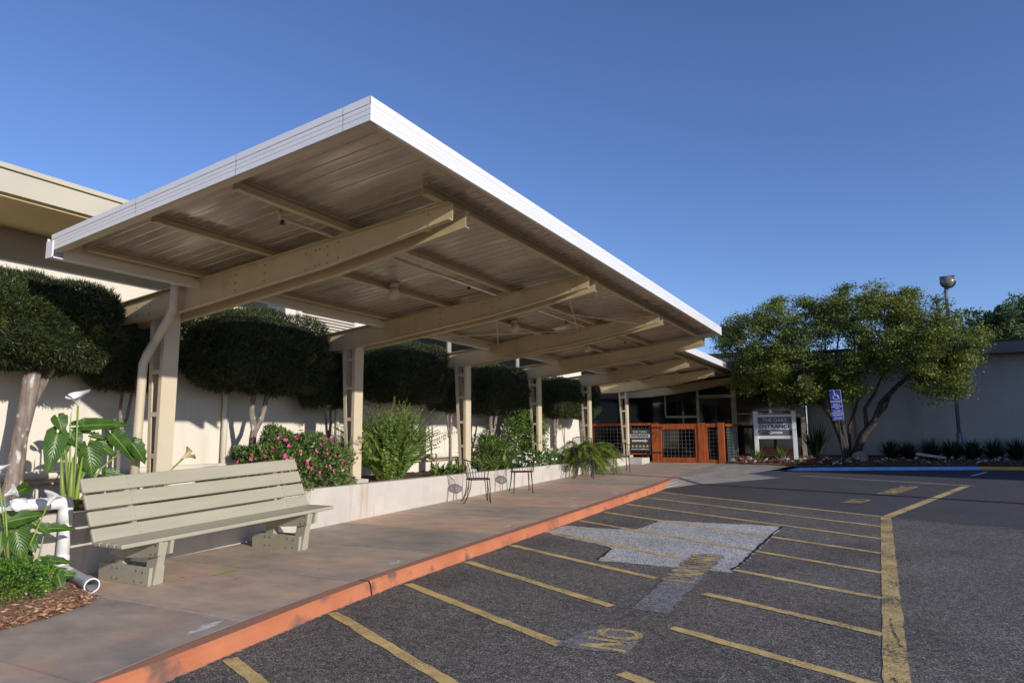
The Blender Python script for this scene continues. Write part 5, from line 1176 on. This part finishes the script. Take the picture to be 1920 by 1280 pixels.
# ------------------------------------------------------------------ flower bed plants
def strap_plant(name, label, loc_, n, L, seed, m=darkl, w=.02, cat='plant', group=None, upright=.6):
    t = empty(name, label, cat, loc_, group=group); rs = random.Random(seed); q = MB()
    for k in range(n):
        a = rs.uniform(0, 6.28); h = Vector((math.cos(a), math.sin(a), 0)); el = rs.uniform(upright*.5, 1); p = Vector((rs.uniform(-.06, .06), rs.uniform(-.06, .06), 0)); vel = (h*(1-el*.75)+Vector((0, 0, el+.2))).normalized(); s_ = Vector((-math.sin(a), math.cos(a), 0)); l = L*rs.uniform(.6, 1.1); pts = []
        for i in range(7):
            ww = w*(1-(i/6)**2)*.5+.001; pts += [p+s_*ww, p-s_*ww]; p = p+vel*(l/6); vel = (vel+Vector((0, 0, -.16*(1.4-upright)*2*i/6))).normalized()
        q.add(pts, [(2*i, 2*i+1, 2*i+3, 2*i+2) for i in range(6)])
    q.build('leaves', m, t); return t
strap_plant('flax_plant', 'dark upright spiky flax plant behind the maple trunk', (-1.95, 25.4, bedz(-1.95, 25.4)), 110, 1.3, 61, w=.045, upright=1.1)
ag = strap_plant('agapanthus', 'dark strappy clump just right of the maple trunk along the grey wall', (.25, 25.3, bedz(.25, 25.3)), 260, .66, 62, w=.03, group='dark strappy clumps along the grey wall', upright=.55)
labs = ['second dark strappy clump right of the maple trunk', 'dark strappy clump behind the pale splash block', 'dark strappy clump just left of the lamp post foot', 'dark strappy clump at the lamp post foot', 'dark strappy clump just right of the lamp post', 'second dark strappy clump right of the lamp post', 'dark strappy clump nearest the right edge', 'dark strappy clump cut by the right edge of the view']
for k, x in enumerate([.72, 1.35, 1.9, 2.45, 3.0, 3.55, 4.1, 4.6]):
    dup(ag, (x, 25.35+.05*(k % 2), bedz(x, 25.3)), k*1.3, labs[k], scale=(1.15, 1.15, rnd.uniform(.85, 1.1)))
strap_plant('daylily', 'bright green strappy tuft at the left leg of the entrance sign', (-3.55, 23.6, bedz(-3.55, 23.6)), 46, .48, 63, m=fernl, w=.025)
strap_plant('daylily', 'bright green strappy tuft in front of the entrance sign centre', (-2.85, 23.7, bedz(-2.85, 23.7)), 60, .5, 64, m=fernl, w=.025)
def begonia(name, label, m, group, seed):
    t = empty(name, label, 'flower', group=group); rs = random.Random(seed); q = MB(); g = MB()
    for k in range(7):
        p = Vector((rs.uniform(-.07, .07), rs.uniform(-.07, .07), rs.uniform(.05, .12)))
        for j in range(3): a = Vector((rs.gauss(0, 1), rs.gauss(-.5, 1), rs.gauss(.3, 1))).normalized(); s_ = a.cross(Vector((.3, 1, .2))).normalized(); q.add([p, p+a*.013+s_*.011, p+a*.027, p+a*.013-s_*.011], [(0, 1, 2, 3)])
    for k in range(22):
        p = Vector((rs.uniform(-.08, .08), rs.uniform(-.08, .08), rs.uniform(.0, .08))); a = Vector((rs.gauss(0, 1), rs.gauss(0, 1), rs.gauss(.3, .6))).normalized(); s_ = a.cross(Vector((.3, 1, .2))).normalized(); g.add([p, p+a*.025+s_*.02, p+a*.05, p+a*.025-s_*.02], [(0, 1, 2, 3)])
    q.build('blossoms', m, t); g.build('leaves', mat('bronze_leaf', (.05, .04, .02), (.09, .05, .03), scale=20, island=.4), t); return t
rb_ = begonia('begonia', 'small red begonia in the bed in front of the entrance sign', redf, 'red bedding begonias', 1); wb_ = begonia('begonia', 'small white begonia in the bed in front of the entrance sign', petalw, 'white bedding begonias', 2)
first = {0: True, 1: True}; rs = random.Random(31)
T_ = [(-4.7, 23.0), (-3.3, 22.45), (-2.55, 22.26), (-1.6, 22.5), (-.8, 22.8), (.3, 23.16), (1.4, 23.5), (2.42, 23.84), (14, 24.06)]
for k in range(120):
    x = rs.uniform(-4.35, -.4) if k < 88 else rs.uniform(-.4, 4.6); yk = interp(T_, x); y = yk+.1+rs.random()**1.2*(1.5 if x < -.4 else .9); isw = rs.random() < (.5 if x < -.9 else .92)
    src = wb_ if isw else rb_; z = bedz(x, y)-.01
    if first[int(isw)]: src.location = (x, y, z); first[int(isw)] = False
    else: dup(src, (x, y, z), rs.uniform(0, 6), scale=(1, 1, rs.uniform(.8, 1.2)))
rngm = np.random.default_rng(9); n = 2600; xx = rngm.uniform(-4.4, 5, n); yy = np.array([interp(T_, a) for a in xx])+rngm.uniform(.05, 3, n); zz_ = np.array([bedz(a, c) for a, c in zip(xx, yy)])
struct(leaf_cloud('leaf_litter', np.stack([xx, yy, zz_+.005], 1), unit(rngm.normal(size=(n, 3))*np.array([1, 1, .3])), rngm.uniform(.03, .07, n), .025, chipm, seed=5), 'stuff')
q = MB(); q.sph((0, 0, .0), (.24, .2, .2), 14, 9); q.v = [(x*(1+.12*math.sin(9*y+4*z)), y*(1+.1*math.sin(11*x)), z*(1+.12*math.cos(7*x+5*y))) for x, y, z in q.v]
o = tag(q.build('boulder', stonem, smooth=True), 'rounded grey boulder at the foot of the maple', 'rock'); o.location = (-.62, 24.0, bedz(-.62, 24.0)+.08)
q = MB(); q.prism([(-.38, .0), (.38, -.10), (.38, -.04), (-.38, .08)], 'y', -.12, .12); o = tag(q.build('splash_block', pale_conc, bevel=.01), 'pale tilted concrete splash block lying among the strappy clumps', 'splash block'); o.location = (1.3, 24.5, bedz(1.3, 24.5)+.16); o.rotation_euler = (0, 0, math.radians(-12))

# ------------------------------------------------------------------ far trees beyond the grey building
def far_tree(label, x, y, h, r, seed):
    t = empty('broadleaf_tree', label, 'tree', (x, y, .5), group='trees beyond the grey building'); rng = np.random.default_rng(seed); P = []; D = []
    for k in range(26):
        d = rng.normal(size=3); d /= np.linalg.norm(d); c = d*r*rng.uniform(.4, 1)*np.array([1, 1, .75])+np.array([0, 0, h-r*.8]); rr = r*rng.uniform(.22, .4); m_ = 260
        dd = unit(rng.normal(size=(m_, 3))); P.append(c+dd*rr*rng.uniform(.5, 1.05, (m_, 1))); D.append(unit(dd+rng.normal(size=(m_, 3))*.8))
    P = np.concatenate(P); D = np.concatenate(D); leaf_cloud('crown', P, D, rng.uniform(.14, .28, len(P)), rng.uniform(.09, .16, len(P)), treel, t, rng=rng)
    q = MB(); q.tube([(0, 0, 0), (.1, 0, h*.5), (0, .1, h*.8)], [.2, .14, .06], 9); q.build('trunk', barkd, t)
far_tree('taller pale green tree above the grey roof near the right edge', 9.0, 52, 9.6, 2.3, 91)
far_tree('dark bushy tree just right of the maple above the grey roof', 6.3, 50, 8.4, 1.9, 92)
far_tree('green tree above the roof cut by the right edge of the view', 12.6, 54, 9.3, 2.6, 93)
